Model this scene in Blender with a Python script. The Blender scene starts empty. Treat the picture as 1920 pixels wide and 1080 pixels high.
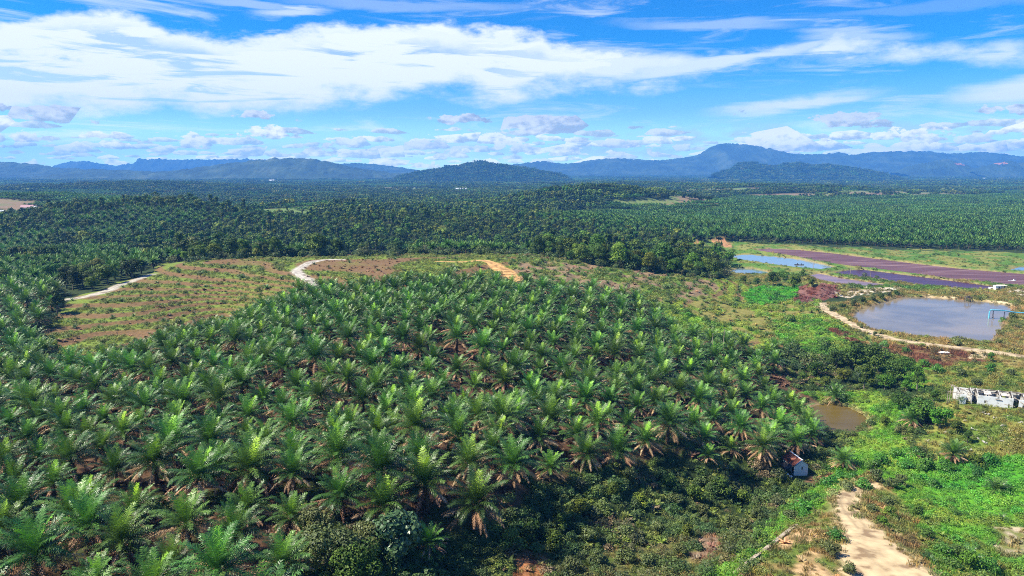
import bpy, math, random
import numpy as np
from mathutils import Vector
R = math.radians
random.seed(7); RNG = np.random.default_rng(11)
scene = bpy.context.scene
COL = scene.collection

# ------------------------------------------------------------------ camera maths
CZ, FPX, PITCH = 90.0, 1300.0, R(9.7)
CP, SP = math.cos(PITCH), math.sin(PITCH)
def project(x, y, z):
    dz = z-CZ
    f = y*CP-dz*SP; up = y*SP+dz*CP
    f = np.where(np.abs(f) < 1e-3, 1e-3, f)
    return 960+FPX*x/f, 540-FPX*up/f
def ray(u, v):
    a = (u-960)/FPX; b = (v-540)/FPX
    return a, CP-b*SP, -SP-b*CP
def on_plane(u, v, z):
    a, b, c = ray(u, v)
    t = (z-CZ)/c
    return a*t, b*t

# ------------------------------------------------------------------ noise
def hash2(ix, iy, s):
    n = (ix.astype(np.int64)*374761393+iy.astype(np.int64)*668265263+s*1442695041) & 0xffffffff
    n = ((n ^ (n >> 13))*1274126177) & 0xffffffff
    n = n ^ (n >> 16)
    return (n & 0xffff)/65535.0
def vnoise(x, y, s=0):
    x = np.asarray(x, float); y = np.asarray(y, float)
    ix = np.floor(x); iy = np.floor(y); fx = x-ix; fy = y-iy
    fx = fx*fx*(3-2*fx); fy = fy*fy*(3-2*fy)
    a = hash2(ix, iy, s); b = hash2(ix+1, iy, s); c = hash2(ix, iy+1, s); d = hash2(ix+1, iy+1, s)
    return (a*(1-fx)+b*fx)*(1-fy)+(c*(1-fx)+d*fx)*fy
def fbm(x, y, s=0, o=4):
    t = 0; amp = .5; tot = 0
    for k in range(o):
        t = t+amp*vnoise(x*2**k+k*13.7, y*2**k-k*7.1, s+k*17); tot += amp; amp *= .5
    return t/tot
def sstep(a, b, x):
    t = np.clip((x-a)/(b-a), 0, 1); return t*t*(3-2*t)

# ------------------------------------------------------------------ polygons
def inpoly(poly, x, y):
    x = np.asarray(x, float); y = np.asarray(y, float)
    c = np.zeros(x.shape, bool); n = len(poly)
    for i in range(n):
        x1, y1 = poly[i]; x2, y2 = poly[(i+1) % n]
        if y1 == y2: continue
        t = (y1 > y) != (y2 > y)
        c ^= t & (x < (x2-x1)*(y-y1)/(y2-y1)+x1)
    return c
def segdist(poly, x, y, closed=True):
    d = np.full(np.shape(x), 1e9); n = len(poly)
    for i in range(n if closed else n-1):
        x1, y1 = poly[i][:2]; x2, y2 = poly[(i+1) % n][:2]
        dx, dy = x2-x1, y2-y1; L = dx*dx+dy*dy+1e-9
        t = np.clip(((x-x1)*dx+(y-y1)*dy)/L, 0, 1)
        d = np.minimum(d, np.hypot(x-x1-t*dx, y-y1-t*dy))
    return d

# ------------------------------------------------------------------ terrain
# control points: photo pixel, ground height, height of what is seen there above the ground
CTRL = [
 # plantation hill
 (0,1080,37,4),(150,1000,38,4),(350,1000,38,4),(550,1040,38,4),(720,1010,36,4),(0,900,37,4),(200,880,38,4),(400,860,38.5,4),
 (600,880,38,4),(800,900,36,4),(900,930,34.5,4),(960,880,34,4),(0,780,35,4),(200,770,36,4),(400,760,37,4),(600,760,37,4),(780,760,35.5,4),
 (930,760,33,4),(1050,800,31,4),(1060,740,29,4),(1180,800,27.5,4),(1230,740,24,4),(1330,820,24,4),(1340,760,20,4),(1430,830,19,4),(1430,760,16.5,4),(1500,800,15,4),
 (60,700,32,4),(160,690,33,4),(300,670,34,4),(420,630,35,4),(520,600,35.5,4),(600,560,37,4),(620,640,37,4),(760,640,36.5,4),(900,640,34,4),
 (700,560,37.5,4),(800,545,38,4),(900,545,37,4),(1000,550,35,4),(1100,560,32,4),(1200,590,27,4),(1280,630,23,4),(1050,640,31,4),(1170,660,26,4),(1290,690,21,4),
 (1380,660,19,4),(1460,680,17,4),
 # cleared slope on the left
 (140,660,26,0),(200,640,26,0),(300,625,27,0),(360,600,27,0),(420,600,26,0),(420,570,29,0),(260,590,29,0),(140,560,31,0),(210,540,32.5,0),(285,515,34,0),
 (400,540,33,0),(500,540,34,0),(540,565,33,0),(570,495,38,0),(480,500,36.5,0),(400,490,37,0),(330,497,35.5,0),(600,535,36,0),(700,500,38,0),(820,488,38.5,0),(930,492,38.5,0),(960,515,37,0),
 (1000,485,37,0),(1080,500,35,0),(1150,510,33,0),(1250,525,29,0),(1320,530,26.5,0),(1200,545,30,0),(1270,570,26,0),(1350,560,24,0),(1330,600,23,0),(1420,600,21.5,0),(1400,630,20.5,0),
 (1370,520,22,0),(1440,530,20,0),(1450,560,21,0),(1520,575,21.5,0),(1500,620,20,0),
 # left side
 (0,640,27,4),(60,620,27.5,4),(100,590,28.5,3),(0,560,29,5),(80,530,30,4),(0,500,27,6),(150,500,29,5),(230,490,30,5),(0,450,20,7),(150,460,21,7),(280,470,27,7),
 # right valley
 (1545,575,21,0),(1590,603,21.5,0),(1640,627,21.5,0),(1700,641,21.5,0),(1790,652,21.5,0),(1900,667,21.5,0),
 (1600,640,20,0),(1700,665,20,0),(1650,700,17,0),(1760,700,19.5,0),(1850,700,21,0),(1560,690,16,0),(1560,740,14,0),(1600,790,12.8,0),(1540,800,12.8,0),(1660,770,15,0),
 (1640,840,14.5,0),(1800,760,21.5,0),(1860,768,21.7,0),(1915,775,21.8,0),(1770,800,19.5,0),(1900,830,20,0),(1730,850,17,0),(1880,900,18,0),(1750,930,17.5,0),(1900,1000,19.5,0),(1850,1070,21,0),
 (1490,883,14,0),(1450,885,15,0),(1550,880,13.5,0),(1600,870,14.5,0),(1545,920,14,0),
 # spur with the track
 (1640,905,20,0),(1600,930,21.5,0),(1560,930,20,0),(1590,970,24,0),(1620,1000,25.5,0),(1640,1060,28,0),(1500,990,25,0),(1440,1035,27.5,0),(1390,1075,29,0),(1540,1060,28.5,0),
 (1700,1000,23.5,0),(1740,1070,26,0),(1680,940,20,0),
 # ravine
 (1480,925,13,0),(1430,950,13.5,0),(1450,990,18.5,0),(1400,1010,19,0),(1380,900,15,0),(1300,900,20,0),(1200,900,24,1),(1250,960,21.5,0),(1330,1000,21,0),(1300,1070,25,0),
 (1150,960,25.5,0),(1100,1040,26,0),(1000,1060,29,0),(1100,900,28,0),(1020,950,29,0),(940,1010,29,0),(900,1060,29,0),
]
WCTRL = [(-260,520,20),(-120,540,20),(0,520,26),(60,500,27),(120,520,20),(0,600,15),(200,560,16),(-400,600,16),(-200,700,14),(0,760,13),(200,700,15),(-500,300,30),(-300,150,37),(-250,0,38),(0,-60,36),(150,0,34),
 (300,100,24),(400,250,20),(330,180,20),(450,450,18),(500,600,17),(350,640,17),(200,640,16),(600,350,18),(0,40,34),(60,50,30),(-100,30,38),(100,60,30),(170,70,24),(700,750,14),(400,780,14)]
pts = []
for u, v, z, o in CTRL:
    x, y = on_plane(u, v, z+o); pts.append((x, y, z))
pts += [(x, y, z) for x, y, z in WCTRL]
# effluent pond area is flat
for u, v in [(1420,490),(1500,495),(1600,505),(1700,500),(1800,515),(1900,525),(1600,525),(1700,530),(1420,465),(1600,470),(1900,490),(1800,545),(1900,550),(1650,545)]:
    x, y = on_plane(u, v, 18.6); pts.append((x, y, 18.6))
pts = np.array(pts)
S = 100.0
def tps(r2): return .5*r2*np.log(r2+1e-9)
def fit(P, lam=.02):
    X = P[:, :2]/S; n = len(X)
    D = ((X[:, None]-X[None])**2).sum(-1)
    K = tps(D)+lam*np.eye(n)*.05
    A = np.zeros((n+3, n+3)); A[:n, :n] = K; A[:n, n] = 1; A[:n, n+1:] = X; A[n, :n] = 1; A[n+1:, :n] = X.T
    return X, np.linalg.solve(A, np.concatenate([P[:, 2], [0, 0, 0]]))
X0, W0 = fit(pts)
def axis(a, b, step, lo, hi, g):
    c = list(np.arange(a, b+1e-6, step)); s = step; q = c[-1]
    while q < hi: s *= g; q += s; c.append(q)
    s = step; q = c[0]; pre = []
    while q > lo: s *= g; q -= s; pre.append(q)
    return np.array(pre[::-1]+c)
GX = axis(-200, 290, 1.25, -13800, 13800, 1.03)
GY = axis(60, 420, 1.25, -500, 13000, 1.03)
MX, MY = np.meshgrid(GX, GY)
def plain(x, y):
    z = 5+10*fbm(x/900+5, y/700, 3)+9*(fbm(x/260, y/200, 9)-.5)+6
    z = z-10*sstep(700, 3000, y)
    for cx, cy, r, hh in [(150,1350,190,26),(330,1450,160,12),(-480,900,170,20),(-300,1150,160,12),(-900,1300,250,20),(60,900,140,8),(-150,800,130,9),(900,2300,500,15),(-1500,2700,500,20),(500,3000,600,14)]:
        z = z+1.5*hh*np.exp(-((x-cx)**2+(y-cy)**2)/(2*(r*.6)**2))
    return z
def tpl(x, y):
    out = np.full(x.shape, W0[-3])+W0[-2]*x/S+W0[-1]*y/S
    for i in range(len(X0)):
        out = out+W0[i]*tps((x/S-X0[i, 0])**2+(y/S-X0[i, 1])**2)
    return out
near = (1-sstep(600, 850, MY))*(1-sstep(350, 620, np.abs(MX)))*sstep(-160, -40, MY)
HZ = plain(MX, MY)
HZ = np.where(MY < 300, np.where(MX < 150, 34, 22)*(1-sstep(0, 300, MY))+HZ*sstep(0, 300, MY), HZ)
m = near > 0
tmp = HZ.copy(); tmp[m] = np.clip(tpl(MX[m], MY[m]), 9, 44)
HZ = HZ*(1-near)+tmp*near
def bil(A, x, y):
    x = np.asarray(x, float); y = np.asarray(y, float)
    i = np.clip(np.searchsorted(GX, x)-1, 0, len(GX)-2); j = np.clip(np.searchsorted(GY, y)-1, 0, len(GY)-2)
    fx = np.clip((x-GX[i])/(GX[i+1]-GX[i]), 0, 1); fy = np.clip((y-GY[j])/(GY[j+1]-GY[j]), 0, 1)
    return (A[j, i]*(1-fx)+A[j, i+1]*fx)*(1-fy)+(A[j+1, i]*(1-fx)+A[j+1, i+1]*fx)*fy
def H(x, y): return bil(HZ, x, y)
HS = HZ+.9*(fbm(MX/45, MY/45, 31)-.5)
TT = np.geomspace(40, 14000, 2600)
def hit(u, v, off=0.0, ymin=40):
    a, b, c = ray(u, v)
    t = TT[TT > ymin]
    f = CZ+c*t-H(a*t, b*t)-off
    k = np.argmax(f < 0) if (f < 0).any() else len(t)-1
    lo, hi = t[max(k-1, 0)], t[k]
    for _ in range(14):
        mid = .5*(lo+hi)
        if CZ+c*mid-H(a*mid, b*mid)-off < 0: hi = mid
        else: lo = mid
    return a*hi, b*hi
# terraces on the cleared slopes
PU, PV = project(MX, MY, HZ)
jx = (fbm(MX/9, MY/9, 21)-.5); jy = (fbm(MX/9, MY/9, 22)-.5)
QU = PU+jx*60*np.clip(160/np.maximum(MY, 60), 0, 1); QV = PV+jy*40*np.clip(160/np.maximum(MY, 60), 0, 1)
front = MY > 40
CLEARED = [(60,640),(100,600),(135,560),(285,512),(300,495),(420,484),(700,478),(980,476),(1150,503),(1300,518),(1480,530),(1540,570),(1600,610),(1640,640),(1500,660),(1300,640),(1200,560),(1000,545),(620,580),(400,670),(250,700),(120,710)]
HUMMOCK = [(950,488),(1010,478),(1150,503),(1300,518),(1350,530),(1330,560),(1230,570),(1080,545),(980,530)]
inC = inpoly(CLEARED, PU, PV) & front
terr_h = HS
PER = 1.15
ph = (terr_h/PER) % 1.0
HZ = HZ+np.where(inC, .95*(sstep(.0, .3, ph)-ph), 0)
HZ = HZ+.5*(fbm(MX/7, MY/7, 41)-.5)*sstep(3000, 300, MY)
hum = inpoly(HUMMOCK, PU, PV) & front
HZ = HZ+np.where(hum, 2.2*(np.abs(vnoise(MX/14, MY/9, 77)-.5)), 0)
# brown mound, earth cuts
for (u, v, hh, rr) in [(1520,552,4.5,12),(1545,545,3,9),(1300,458,7,14),(1345,452,8,16)]:
    x, y = hit(u, v)
    HZ = HZ+hh*np.exp(-((MX-x)**2+(MY-y)**2)/(2*(rr*.6)**2))*(.8+.5*fbm(MX/3, MY/3, 5))
# ponds
POND = {
 'muddy': (20.3, [(1596,592),(1620,578),(1660,566),(1690,557),(1740,558),(1800,562),(1850,566),(1896,573),(1899,583),(1882,610),(1866,634),(1858,645),(1800,641),(1750,637),(1700,631),(1640,621),(1612,608)]),
 'blue': (18.0, [(1366,480),(1400,477),(1450,481),(1500,486),(1545,496),(1564,501),(1540,506),(1480,501),(1430,494),(1385,486)]),
 'small': (17.6, [(1362,511),(1385,503),(1412,504),(1441,510),(1432,515),(1400,518),(1368,518)]),
 'purple': (18.0, [(1413,469),(1440,466),(1500,469),(1560,475),(1640,485),(1720,495),(1800,504),(1920,514),(2080,530),(2080,552),(1920,538),(1860,533),(1780,525),(1700,513),(1600,500),(1550,493),(1480,479)]),
 'violet': (18.2, [(1563,511),(1590,507),(1620,506),(1700,516),(1780,526),(1860,537),(1884,545),(1800,542),(1720,535),(1640,524),(1580,516)]),
 'grey': (18.4, [(1514,517),(1536,513),(1580,522),(1664,534),(1650,538),(1600,536),(1570,534),(1540,528)]),
 'pool': (12.9, [(1500,770),(1530,760),(1560,756),(1592,764),(1620,778),(1631,794),(1620,810),(1590,814),(1540,812),(1500,800)]),
 'far': (17.5, [(1893,506),(1915,500),(1980,502),(1980,510),(1905,509)]),
}
PW = {}
for k, (z, pl) in POND.items():
    w = [on_plane(u, v, z) for u, v in pl]
    PW[k] = (z, w)
    xs = [p[0] for p in w]; ys = [p[1] for p in w]
    sel = (MX > min(xs)-14) & (MX < max(xs)+14) & (MY > min(ys)-14) & (MY < max(ys)+14)
    x = MX[sel]; y = MY[sel]; d = segdist(w, x, y); ins = inpoly(w, x, y)
    h = HZ[sel]
    bank = z+.25+.28*d
    h = np.where(ins, z-.1-np.minimum(1.5, .45*d), np.minimum(bank+3, bank*(1-sstep(2, 9, d))+h*sstep(2, 9, d)))
    HZ[sel] = h

# ------------------------------------------------------------------ tracks
TRACKS = {
 'pond': ([(1960,674,4.5),(1925,669,4.5),(1850,658,5),(1780,650,4.4),(1700,640,4.4),(1640,626,4.4),(1590,603,4.2),(1560,587,3.8),(1543,575,3.6),(1546,569,3.4)], (.52,.40,.25)),
 'west': ([(132,561,4),(170,553,5),(205,545,4),(240,530,3.2),(287,514,3)], (.44,.39,.31)),
 'crest': ([(640,487,4),(615,487,4),(590,490,4.5),(570,498,4),(557,508,4.5),(565,517,4.5),(585,530,4.5),(600,539,4.5),(625,556,4)], (.46,.41,.34)),
 'orange': ([(820,490,2.2),(870,491,2.5),(905,488,3),(925,494,6),(940,505,8),(955,516,7),(980,530,4)], (.52,.30,.11)),
 'spur': ([(1636,908,3),(1612,918,4),(1590,935,4.4),(1588,955,4),(1601,978,5.4),(1620,1000,7),(1638,1030,9.5),(1658,1062,12.5),(1690,1100,12.5),(1730,1150,8)], (.53,.39,.22)),
}
def catmull(P, n=10):
    P = [np.array(p, float) for p in P]; P = [2*P[0]-P[1]]+P+[2*P[-1]-P[-2]]; out = []
    for i in range(1, len(P)-2):
        for k in range(n):
            t = k/n; a, b, c, d = P[i-1:i+3]
            out.append(.5*((2*b)+(-a+c)*t+(2*a-5*b+4*c-d)*t*t+(-a+3*b-3*c+d)*t**3))
    out.append(P[-2]); return out
TW = {}
for k, (pl, c) in TRACKS.items():
    w = [(*hit(u, v), wd) for u, v, wd in pl]
    TW[k] = catmull(w)
# flatten under the tracks
for k, w in TW.items():
    xs = [p[0] for p in w]; ys = [p[1] for p in w]
    sel = (MX > min(xs)-14) & (MX < max(xs)+14) & (MY > min(ys)-14) & (MY < max(ys)+14)
    x = MX[sel]; y = MY[sel]; num = np.zeros(x.shape); den = np.zeros(x.shape)+1e-9; dm = np.full(x.shape, 1e9)
    hs = [float(H(p[0], p[1])) for p in w]
    hs = np.convolve(np.pad(hs, 3, mode='edge'), np.ones(7)/7, 'valid')
    for p, hh in zip(w, hs):
        d = np.hypot(x-p[0], y-p[1]); wgt = np.exp(-d*d/8); num += wgt*hh; den += wgt; dm = np.minimum(dm, d-p[2]*.5)
    f = 1-sstep(.5, 4, dm)
    HZ[sel] = HZ[sel]*(1-f)+(num/den)*f

# ------------------------------------------------------------------ ground colour (what the surface is, not how it is lit)
PU, PV = project(MX, MY, HZ)
QU = PU+jx*50*np.clip(160/np.maximum(MY, 60), 0, 1); QV = PV+jy*34*np.clip(160/np.maximum(MY, 60), 0, 1)
PALMS = [(-500,760),(-60,715),(40,690),(100,693),(160,672),(240,655),(330,625),(420,605),(480,580),(560,548),(620,540),(700,530),(800,522),(900,524),(1000,528),(1100,538),(1180,556),(1225,575),(1255,605),(1290,634),(1330,632),(1400,640),(1440,645),(1475,660),(1480,690),(1430,720),(1475,740),(1520,770),(1535,815),(1510,838),(1440,842),(1330,842),(1215,842),(1160,848),(1110,850),(1040,880),(975,900),(930,960),(850,1000),(780,975),(740,955),(660,945),(610,960),(560,1000),(560,1060),(545,1300),(-900,1300)]
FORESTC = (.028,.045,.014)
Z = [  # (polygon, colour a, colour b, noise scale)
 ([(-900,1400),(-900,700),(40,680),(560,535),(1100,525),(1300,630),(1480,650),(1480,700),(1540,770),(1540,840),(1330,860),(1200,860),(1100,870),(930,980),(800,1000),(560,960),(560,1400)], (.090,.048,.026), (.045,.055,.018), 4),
 (CLEARED, (.23,.115,.06), (.13,.19,.028), 6),
 (HUMMOCK, (.22,.15,.085), (.13,.20,.03), 7),
 ([(1280,452),(1400,455),(1500,460),(1700,468),(1920,474),(2300,480),(2300,600),(1900,552),(1690,545),(1480,560),(1360,522),(1370,480)], (.20,.20,.05), (.08,.16,.025), 12),
 ([(1300,560),(1540,568),(1640,640),(1500,650),(1350,630),(1290,600)], (.20,.18,.05), (.17,.26,.03), 7),
 ([(1215,568),(1265,578),(1330,606),(1420,628),(1380,645),(1290,640),(1240,615)], (.12,.27,.018), (.16,.26,.03), 6),
 ([(1395,550),(1440,538),(1500,540),(1488,560),(1460,570),(1405,575)], (.05,.27,.012), (.09,.28,.02), 6),
 ([(1440,605),(1520,590),(1600,622),(1640,642),(1700,668),(1760,690),(1800,715),(1740,735),(1640,690),(1480,660)], (.09,.25,.015), (.15,.25,.03), 5),
 ([(1540,572),(1600,560),(1690,545),(1920,548),(2300,560),(2300,740),(1920,700),(1800,668),(1640,642),(1560,600)], (.25,.20,.065), (.15,.17,.035), 5),
 ([(1540,608),(1600,626),(1640,640),(1760,652),(1835,664),(1860,692),(1780,704),(1700,672),(1600,642),(1560,625)], (.15,.065,.035), (.19,.12,.05), 4),
 ([(1730,700),(1800,680),(2300,720),(2300,870),(1760,866),(1720,830),(1760,780)], (.20,.20,.045), (.11,.17,.025), 4),
 ([(1500,735),(1640,735),(1720,770),(1700,830),(1740,862),(2300,850),(2300,1300),(1800,1300),(1700,980),(1640,900),(1540,880),(1600,830),(1640,800)], (.09,.24,.014), (.15,.26,.025), 6),
 ([(1740,1010),(2300,1000),(2300,1300),(1780,1300),(1690,960),(1780,970)], (.13,.18,.025), (.09,.22,.02), 4),
 ([(1690,850),(1800,868),(2300,850),(2300,960),(1850,970),(1740,940)], (.065,.25,.018), (.10,.27,.02), 8),
 ([(1380,1100),(1490,985),(1560,900),(1640,880),(1690,940),(1740,1020),(1800,1200),(1380,1300)], (.24,.17,.06), (.11,.15,.025), 3),
 ([(1250,1300),(1330,1085),(1440,990),(1500,930),(1545,895),(1600,870),(1585,900),(1495,985),(1400,1065),(1330,1200)], (.07,.20,.012), (.12,.23,.02), 4),
 ([(1000,1100),(1100,1040),(1280,1010),(1380,1000),(1430,1010),(1330,1090),(1250,1300),(900,1300)], (.14,.13,.04), (.07,.11,.02), 3),
 ([(1485,562),(1500,540),(1530,530),(1562,534),(1582,546),(1545,562),(1500,572)], (.19,.095,.08), (.15,.055,.04), 4),
 ([(1560,549),(1600,541),(1640,539),(1692,540),(1685,545),(1615,550),(1592,556)], (.60,.52,.40), (.45,.36,.25), 3),
 ([(1725,552),(1760,554),(1800,557),(1800,565),(1740,561)], (.62,.50,.30), (.35,.27,.12), 3),
 ([(1850,560),(1895,566),(1898,573),(1850,570)], (.60,.50,.30), (.35,.27,.12), 3),
 ([(1885,548),(1930,540),(2000,560),(1930,560)], (.60,.52,.42), (.4,.34,.22), 4),
 ([(1815,655),(1860,658),(1845,680),(1820,676)], (.58,.46,.30), (.36,.26,.14), 2),
 ([(1285,452),(1310,449),(1316,458),(1290,462)], (.45,.24,.10), (.3,.2,.08), 5),
 ([(1325,450),(1350,448),(1375,460),(1372,467),(1355,462)], (.42,.20,.10), (.3,.18,.08), 5),
 ([(1150,378),(1200,375),(1275,375),(1270,381),(1200,384),(1155,383)], (.17,.21,.06), (.14,.19,.05), 15),
 ([(1115,400),(1150,402),(1140,408),(1160,416),(1100,412)], (.30,.18,.11), (.12,.1,.05), 10),
 ([(-100,381),(10,380),(26,383),(20,387),(-100,387)], (.15,.16,.06), (.10,.15,.04), 20),
 ([(1440,1018),(1460,1000),(1490,985),(1545,985),(1540,1006),(1490,1024),(1450,1040)], (.55,.36,.18), (.3,.2,.09), 2),
 ([(1480,1100),(1500,1040),(1530,1030),(1550,1060),(1590,1075),(1600,1200),(1470,1200)], (.52,.34,.17), (.28,.2,.08), 2),
 ([(960,1100),(970,1040),(1000,1022),(1020,1045),(1015,1100)], (.36,.15,.06), (.2,.09,.04), 2),
 ([(1300,1010),(1340,1005),(1360,1035),(1330,1060),(1300,1040)], (.24,.16,.10), (.15,.1,.05), 1.5),
 ([(1850,995),(1925,985),(1935,1030),(1890,1040)], (.45,.36,.24), (.17,.18,.05), 1.5),
 ([(1495,895),(1560,880),(1570,895),(1510,905)], (.30,.16,.08), (.14,.08,.04), 2),
]
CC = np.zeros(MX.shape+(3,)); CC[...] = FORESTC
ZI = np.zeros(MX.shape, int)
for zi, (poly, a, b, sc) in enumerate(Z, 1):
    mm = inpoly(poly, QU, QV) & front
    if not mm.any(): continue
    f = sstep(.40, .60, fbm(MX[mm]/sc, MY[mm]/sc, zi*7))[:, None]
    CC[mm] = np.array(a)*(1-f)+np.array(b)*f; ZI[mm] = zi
FG = lambda x, y: fbm(x/420, y/170, 171, 4)
mm = (MY > 520) & (ZI == 0); fg = FG(MX[mm], MY[mm])[:, None]; f = sstep(.40, .60, fbm(MX[mm]/90, MY[mm]/90, 9))[:, None]
CC[mm] = np.where(fg > np.where(MY[mm] > 900, .60, .82)[:, None], np.array((.13,.19,.05))*(1-f)+np.array((.22,.15,.09))*f, CC[mm])
terr_h = HS
ph = (terr_h/PER) % 1.0
mm = (ZI == 2)
f = (sstep(.22, .34, ph)*(1-sstep(.80, .95, ph)))[mm]
n2 = fbm(MX[mm]/13, MY[mm]/13, 91); f = np.clip(f*1.25+(n2-.5)*1.1-.06, 0, 1)[:, None]
left = (MX[mm] < 20)[:, None]
gcol = np.where(left, np.array((.15,.20,.03)), np.array((.19,.26,.03)))
CC[mm] = np.where(left, np.array((.165,.098,.045)), np.array((.20,.13,.055)))*(1-f)+gcol*f
# trampled earth beside the tracks
for k, w in TW.items():
    c = np.array(TRACKS[k][1])
    xs = [p[0] for p in w]; ys = [p[1] for p in w]
    sel = (MX > min(xs)-14) & (MX < max(xs)+14) & (MY > min(ys)-14) & (MY < max(ys)+14)
    x = MX[sel]; y = MY[sel]; dm = np.full(x.shape, 1e9)
    for p in w: dm = np.minimum(dm, np.hypot(x-p[0], y-p[1])-p[2]*.5)
    f = (1-sstep(-.3, 1.6, dm+2*(fbm(x/2.5, y/2.5, 5)-.5)))[..., None]
    CC[sel] = CC[sel]*(1-f)+c*.9*f
    zz = ZI[sel]; zz[dm+1.5*(fbm(x/1.7, y/1.7, 6)-.5) < (-.5 if k == 'spur' else .5)] = 99; ZI[sel] = zz
for k, (z, w) in PW.items():
    xs = [p[0] for p in w]; ys = [p[1] for p in w]
    sel = (MX > min(xs)-14) & (MX < max(xs)+14) & (MY > min(ys)-14) & (MY < max(ys)+14)
    x = MX[sel]; y = MY[sel]; d = segdist(w, x, y); ins = inpoly(w, x, y)
    zz = ZI[sel]; zz[ins] = 98; ZI[sel] = zz
    f = np.where(ins, 1, 1-sstep(.5, 2.5, d+1.6*(fbm(x/3, y/3, 8)-.5)))[..., None]*.7
    CC[sel] = CC[sel]*(1-f)+np.array((.30,.21,.11))*f

# ------------------------------------------------------------------ materials
def nodes(m):
    m.use_nodes = True; nt = m.node_tree; nt.nodes.clear(); return nt
def N(nt, t, **k):
    n = nt.nodes.new(t)
    for a, b in k.items(): setattr(n, a, b)
    return n
def mat_leaf(name, stops, rough=.5, transl=.22, hue=.02, val=.35, instancer_tint=False, attr='tone', spec=.5, pal=False):
    m = bpy.data.materials.new(name); nt = nodes(m); L = nt.links.new
    out = N(nt, 'ShaderNodeOutputMaterial'); p = N(nt, 'ShaderNodeBsdfPrincipled')
    at = N(nt, 'ShaderNodeAttribute', attribute_name=attr)
    rp = N(nt, 'ShaderNodeValToRGB'); cr = rp.color_ramp
    while len(cr.elements) < len(stops): cr.elements.new(.5)
    for e, (pos, c) in zip(cr.elements, stops): e.position = pos; e.color = (*c, 1)
    L(at.outputs['Fac'], rp.inputs[0])
    col = rp.outputs[0]
    if instancer_tint:
        t = N(nt, 'ShaderNodeAttribute', attribute_name='tint', attribute_type='INSTANCER')
        mx = N(nt, 'ShaderNodeMix', data_type='RGBA', blend_type='MULTIPLY'); mx.inputs[0].default_value = 1
        L(col, mx.inputs[6]); L(t.outputs['Color'], mx.inputs[7]); col = mx.outputs[2]
    oi = N(nt, 'ShaderNodeObjectInfo'); hs = N(nt, 'ShaderNodeHueSaturation')
    m1 = N(nt, 'ShaderNodeMapRange'); m1.inputs[3].default_value = .5-hue; m1.inputs[4].default_value = .5+hue
    wn = N(nt, 'ShaderNodeTexWhiteNoise', noise_dimensions='1D')
    m2 = N(nt, 'ShaderNodeMapRange'); m2.inputs[3].default_value = 1-val; m2.inputs[4].default_value = 1+val
    L(oi.outputs['Random'], m1.inputs[0]); L(oi.outputs['Random'], wn.inputs['W']); L(wn.outputs['Value'], m2.inputs[0])
    L(m1.outputs[0], hs.inputs['Hue']); L(m2.outputs[0], hs.inputs['Value']); L(col, hs.inputs['Color'])
    if pal:
        w2 = N(nt, 'ShaderNodeTexWhiteNoise', noise_dimensions='1D'); mm = N(nt, 'ShaderNodeMath', operation='ADD'); mm.inputs[1].default_value = 3.7
        L(oi.outputs['Random'], mm.inputs[0]); L(mm.outputs[0], w2.inputs['W']); r2 = N(nt, 'ShaderNodeValToRGB'); r2.color_ramp.interpolation = 'CONSTANT'; e2 = r2.color_ramp.elements
        P_ = [(0,(.5,.58,.5)),(.22,(.8,.88,.8)),(.48,(1.0,1.08,.85)),(.68,(1.3,1.12,.8)),(.80,(.85,1.25,.7)),(.89,(1.5,1.4,.9)),(.965,(2.1,1.6,1.6))]
        while len(e2) < len(P_): e2.new(.5)
        for e, (po, c) in zip(e2, P_): e.position = po; e.color = (*c, 1)
        L(w2.outputs['Value'], r2.inputs[0]); m3 = N(nt, 'ShaderNodeMix', data_type='RGBA', blend_type='MULTIPLY'); m3.inputs[0].default_value = 1
        L(hs.outputs[0], m3.inputs[6]); L(r2.outputs[0], m3.inputs[7]); hs = m3; hso = m3.outputs[2]
    else: hso = hs.outputs[0]
    L(hso, p.inputs['Base Color']); p.inputs['Roughness'].default_value = rough; p.inputs['Specular IOR Level'].default_value = spec
    if transl > 0:
        tr = N(nt, 'ShaderNodeBsdfTranslucent'); L(hso, tr.inputs[0]); ms = N(nt, 'ShaderNodeMixShader'); ms.inputs[0].default_value = transl
        L(p.outputs[0], ms.inputs[1]); L(tr.outputs[0], ms.inputs[2]); L(ms.outputs[0], out.inputs[0])
    else: L(p.outputs[0], out.inputs[0])
    return m
def mat_noise(name, stops, scale=5, rough=.9, detail=4, bump=0, stretch=(1,1,1), spec=.3):
    m = bpy.data.materials.new(name); nt = nodes(m); L = nt.links.new
    out = N(nt, 'ShaderNodeOutputMaterial'); p = N(nt, 'ShaderNodeBsdfPrincipled')
    tc = N(nt, 'ShaderNodeNewGeometry'); mp = N(nt, 'ShaderNodeMapping'); mp.inputs['Scale'].default_value = stretch
    nz = N(nt, 'ShaderNodeTexNoise'); nz.inputs['Scale'].default_value = scale; nz.inputs['Detail'].default_value = detail
    rp = N(nt, 'ShaderNodeValToRGB'); cr = rp.color_ramp
    while len(cr.elements) < len(stops): cr.elements.new(.5)
    for e, (pos, c) in zip(cr.elements, stops): e.position = pos; e.color = (*c, 1)
    L(tc.outputs['Position'], mp.inputs[0]); L(mp.outputs[0], nz.inputs['Vector']); L(nz.outputs['Fac'], rp.inputs[0]); L(rp.outputs[0], p.inputs['Base Color'])
    p.inputs['Roughness'].default_value = rough; p.inputs['Specular IOR Level'].default_value = spec
    if bump:
        b = N(nt, 'ShaderNodeBump'); b.inputs['Strength'].default_value = bump; b.inputs['Distance'].default_value = .1
        L(nz.outputs['Fac'], b.inputs['Height']); L(b.outputs[0], p.inputs['Normal'])
    L(p.outputs[0], out.inputs[0]); return m
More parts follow.
